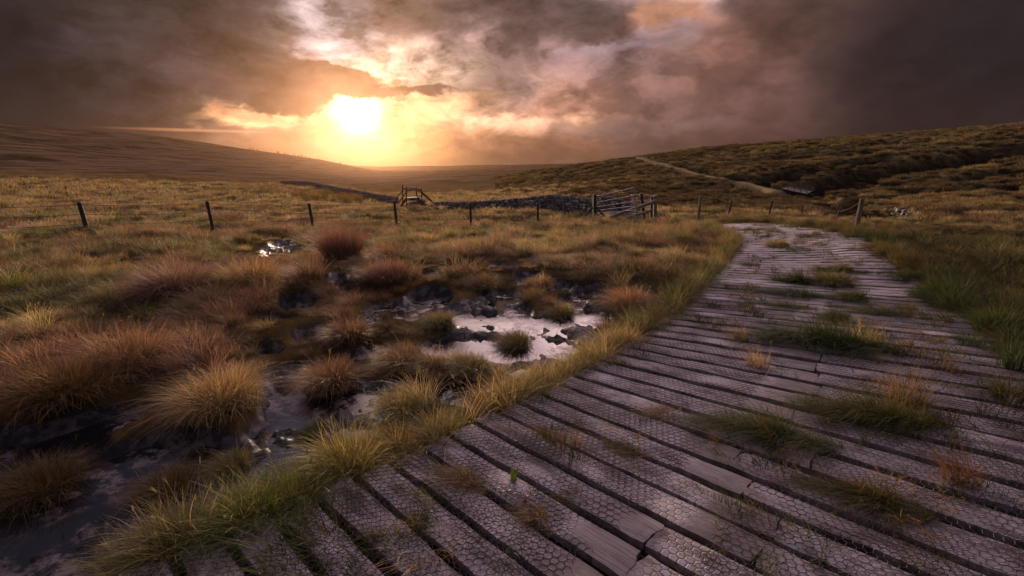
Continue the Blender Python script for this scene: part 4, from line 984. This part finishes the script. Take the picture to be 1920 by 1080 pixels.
o = link('stone_pile', npmesh('stone_pile', np.concatenate(V), np.concatenate(F), dict(rnd=np.concatenate(A_)), smooth=False), m_stone); tag(o, 'heap of wall stones under the platform of the ladder stile', 'stones')

# ------------------------------------------------------------------ gates and rails
gp = at(1115, 415); rG = math.hypot(*gp[:2]); UG = lambda x, y, dr=0: up_to(x, y, rG+dr)
gate = empty('metal_gate', UG(1118, 412)); tag(gate, 'silver tubular metal gate tilted upwards beside the stone wall', 'gate')
og = np.array(gate.location); g_ = Geo(og)
def GL(t): return UG(1118, 369+(411-369)*t, .0)
def GR(t): return UG(1189+6*t, 352.5+(407-352.5)*t, -1.6)
for k, t in enumerate((0, .26, .46, .62, .76, .89, 1.)):
    g_ = Geo(og); g_.tube([GL(t), GR(t)], .030 if k == 0 else .022, 8); g_.build('bar', m_galv, gate)
for f in (GL, GR):
    g_ = Geo(og); g_.tube([f(0), f(1)], .032, 8); g_.build('upright', m_galv, gate)
g_ = Geo(og); g_.beam((GL(.26)+GR(.26))/2, (GL(1)+GR(1))/2, .05, .012); g_.build('brace', m_galv, gate)
pg = empty('pale_gate', UG(1208, 412, 1.0)); tag(pg, 'pale barred gate set behind the dark leaning post', 'gate'); og = np.array(pg.location)
for (yl, yr) in ((364.8,367),(376,378.5),(387,390),(396,399),(404,405.5),(411,411)):
    g_ = Geo(og); g_.tube([UG(1184, yl, .6), UG(1230, yr, 1.2)], .026, 8); g_.build('bar', m_paintw, pg)
for x_, dr in ((1184,.6),(1230,1.2)):
    g_ = Geo(og); g_.tube([UG(x_, 365, dr), UG(x_, 411.5, dr)], .03, 8); g_.build('upright', m_paintw, pg)
def gpost(a, c, w, m, label, cat='gate post', name='gate_post', up=(0, 1, 0), dr=0, dr2=None):
    p = UG(*a, dr); q = UG(*c, dr if dr2 is None else dr2); g_ = Geo(p); g_.beam(p-(q-p)*.04, q, w, w*.9, up, .004); o = g_.build(name, m); o.location = p; tag(o, label, cat)
gpost((1114.5,415), (1115,364.5), .155, m_post, 'dark square gate post carrying the metal gate', dr=-.1)
gpost((1208,414), (1202,363), .14, m_post, 'dark leaning post in front of the pale gate')
gpost((1220,414), (1223,369), .12, m_post, 'dark post directly left of the bleached one', dr=.1)
gpost((1228,414), (1228.5,366.5), .15, m_pale, 'bleached grey post at the right end of the pale gate', dr=.3)
gpost((1128,413), (1230,377), .16, m_pale, 'upper wooden rail slanting across the metal gate', 'rail', 'wooden_rail', (0, 0, 1), -2.0, .0)
gpost((1150,418), (1222,394), .12, m_pale, 'lower wooden rail slanting beside the leaning post', 'rail', 'wooden_rail', (0, 0, 1), -2.2, -.1)
gpost((1136,409), (1117,387), .09, m_post, 'short dark strut leaning on the gate post', 'strut', 'timber_strut', (0, 0, 1), -.5, -.2)
gpost((1083,418), (1111,389), .10, m_post, 'worn strut propping the gate post on the wall side', 'strut', 'timber_strut', (0, 0, 1), -.6, -.15)

# ------------------------------------------------------------------ footbridge
b1 = at(1466, 352); rB = math.hypot(*b1[:2]); UB = lambda x, y, dr=0: up_to(x, y, rB+dr)
fb = empty('footbridge', UB(1495, 357)); tag(fb, 'small wooden footbridge with handrails over the hillside gully', 'footbridge'); ob = np.array(fb.location)
def bb(name, a, c, w, h_, m=m_pale):
    g_ = Geo(ob); g_.beam(a, c, w, h_); return g_.build(name, m, fb)
near0, near1 = (1465.5,353.5), (1513,363.5); far0, far1 = (1480,349.5), (1524,358)
dB = 1.4
for k in range(14):
    t0 = (k+.08)/14; t1 = (k+.92)/14; f = lambda A, B_, t, d: UB(A[0]+(B_[0]-A[0])*t, A[1]+(B_[1]-A[1])*t, d)
    g_ = Geo(ob); P4 = [f(near0, near1, t0, 0), f(near0, near1, t1, 0), f(far0, far1, t1, dB*3), f(far0, far1, t0, dB*3)]
    P4 = [p for p in P4]; V = [p for p in P4]+[p-np.array([0, 0, .08]) for p in P4]
    g_.add(V, [(0, 1, 2, 3), (7, 6, 5, 4), (0, 4, 5, 1), (1, 5, 6, 2), (2, 6, 7, 3), (3, 7, 4, 0)]); g_.build('deck_board', m_pale, fb)
bb('beam', UB(near0[0], near0[1]+2, .2), UB(near1[0], near1[1]+2, .2), .15, .28, m_joist); bb('beam', UB(far0[0], far0[1]+2, 3.9), UB(far1[0], far1[1]+2, 3.9), .15, .28, m_joist)
for (A, B_, d, top) in ((near0, near1, -.05, 9.5), (far0, far1, 4.3, 7.5)):
    bb('handrail', UB(A[0], A[1]-top, d), UB(B_[0]+4, B_[1]-top+.8, d), .09, .13, m_pale); bb('handrail', UB(A[0], A[1]-top*.5, d), UB(B_[0], B_[1]-top*.5, d), .06, .08, m_pale)
    for k in range(5):
        t = k/4; x_ = A[0]+(B_[0]-A[0])*t; y_ = A[1]+(B_[1]-A[1])*t; bb('post', UB(x_, y_+2, d), UB(x_, y_-top-.3, d), .11, .11, m_pale)
bb('pier', UB(1488,366,2), UB(1488,357,2), .8, .8, m_joist)

# ------------------------------------------------------------------ stream stones
g = np.random.default_rng(12); V = []; F = []; A_ = []; n0 = 0
for k in range(260):
    t = g.random(); x_ = np.interp(t, [0, .5, 1], [1712, 1700, 1675])+g.normal(0, 7+10*(1-t)); y_ = np.interp(t, [0, .5, 1], [420, 404, 386])+g.normal(0, 1.5)
    p = at(x_, y_); z = float(terrain(p[:1], p[1:2])[0][0]); sz = g.uniform(.1, .45)
    V.append(stone(np.array([p[0], p[1], z+sz*.1]), sz, sz*.8, sz*.5, g.uniform(0, 3), g, 0)); F.append(SF+n0); n0 += 26; A_.append(np.full(26, g.random()))
o = link('stream_stones', npmesh('stream_stones', np.concatenate(V), np.concatenate(F), dict(rnd=np.concatenate(A_)), smooth=True), m_rock); tag(o, 'wet pale stones lining the little stream bed at the right', 'stones', kind='stuff')

# ------------------------------------------------------------------ far trees on the left ridge
m_leaf = simple('far_foliage', (.02, .022, .010), (.06, .055, .024), .5, .9)
def far_tree(px, py, hpx):
    d = ray(px, py); a = math.degrees(math.atan2(d[0], d[1])); rr_ = np.linspace(900, 1500, 200); e = (base_polar(np.full(200, a), rr_)-CAMH)/rr_; r = rr_[int(np.argmax(e))]
    p = np.array([math.sin(R(a))*r, math.cos(R(a))*r, 0.]); p[2] = float(terrain(p[:1], p[1:2])[0][0]); h = .65*hpx*r/FPX
    t = empty('tree', p); tag(t, 'tiny hazy tree on the long left ridge under the sun', 'tree', 'trees along the left ridge')
    g_ = Geo(); g_.tube([(0, 0, -1), (0, 0, h*.6)], [h*.06, h*.03], 6); g_.build('trunk', m_joist, t)
    gg = np.random.default_rng(int(px)); n_ = 260; q = gg.normal(0, 1, (n_, 3)); q /= np.linalg.norm(q, axis=1)[:, None]; q *= (gg.random((n_, 1))**.4)*np.array([h*.42, h*.42, h*.36])*gg.uniform(.8, 1.2); q[:, 2] += h*.62
    e1 = gg.normal(0, h*.07, (n_, 3)); e2 = gg.normal(0, h*.07, (n_, 3)); V = np.stack([q-e1, q+e2, q+e1, q-e2], 1).reshape(-1, 3); F = np.arange(n_*4).reshape(-1, 4)
    link('crown', npmesh('crown', V, F), m_leaf, t)
for x_, h_ in ((470,4),(476,5),(484,3.5),(522,5),(534,4),(540,3.5),(552,4.5),(560,4),(566,5),(573,4),(580,3.5),(597,3.5),(637,5),(646,3.5)): far_tree(x_, 290, h_)

# ------------------------------------------------------------------ haze
hz = bpy.data.meshes.new('haze'); zt = 112.; zb = -130.
v8 = [(x, y, z) for x in (-3040, 3040) for y in (-3040, 3040) for z in (zb, zt)]
hz.from_pydata(v8, [], [(0, 1, 3, 2), (4, 6, 7, 5), (0, 4, 5, 1), (2, 3, 7, 6), (0, 2, 6, 4), (1, 5, 7, 3)])
mh = bpy.data.materials.new('haze'); mh.use_nodes = True; t = mh.node_tree; t.nodes.clear()
pv = t.nodes.new('ShaderNodeVolumePrincipled'); pv.inputs['Color'].default_value = (.12, .072, .046, 1); pv.inputs['Density'].default_value = .00026; pv.inputs['Anisotropy'].default_value = .88
ho = t.nodes.new('ShaderNodeOutputMaterial'); t.links.new(pv.outputs[0], ho.inputs['Volume'])
ho_ = link('haze', hz, mh); tag(ho_, kind='stuff')
print('zmin', float(Zt.min()), 'zmax', float(Zt.max()), 'instances', len(PTS['p']), 'planks', made)
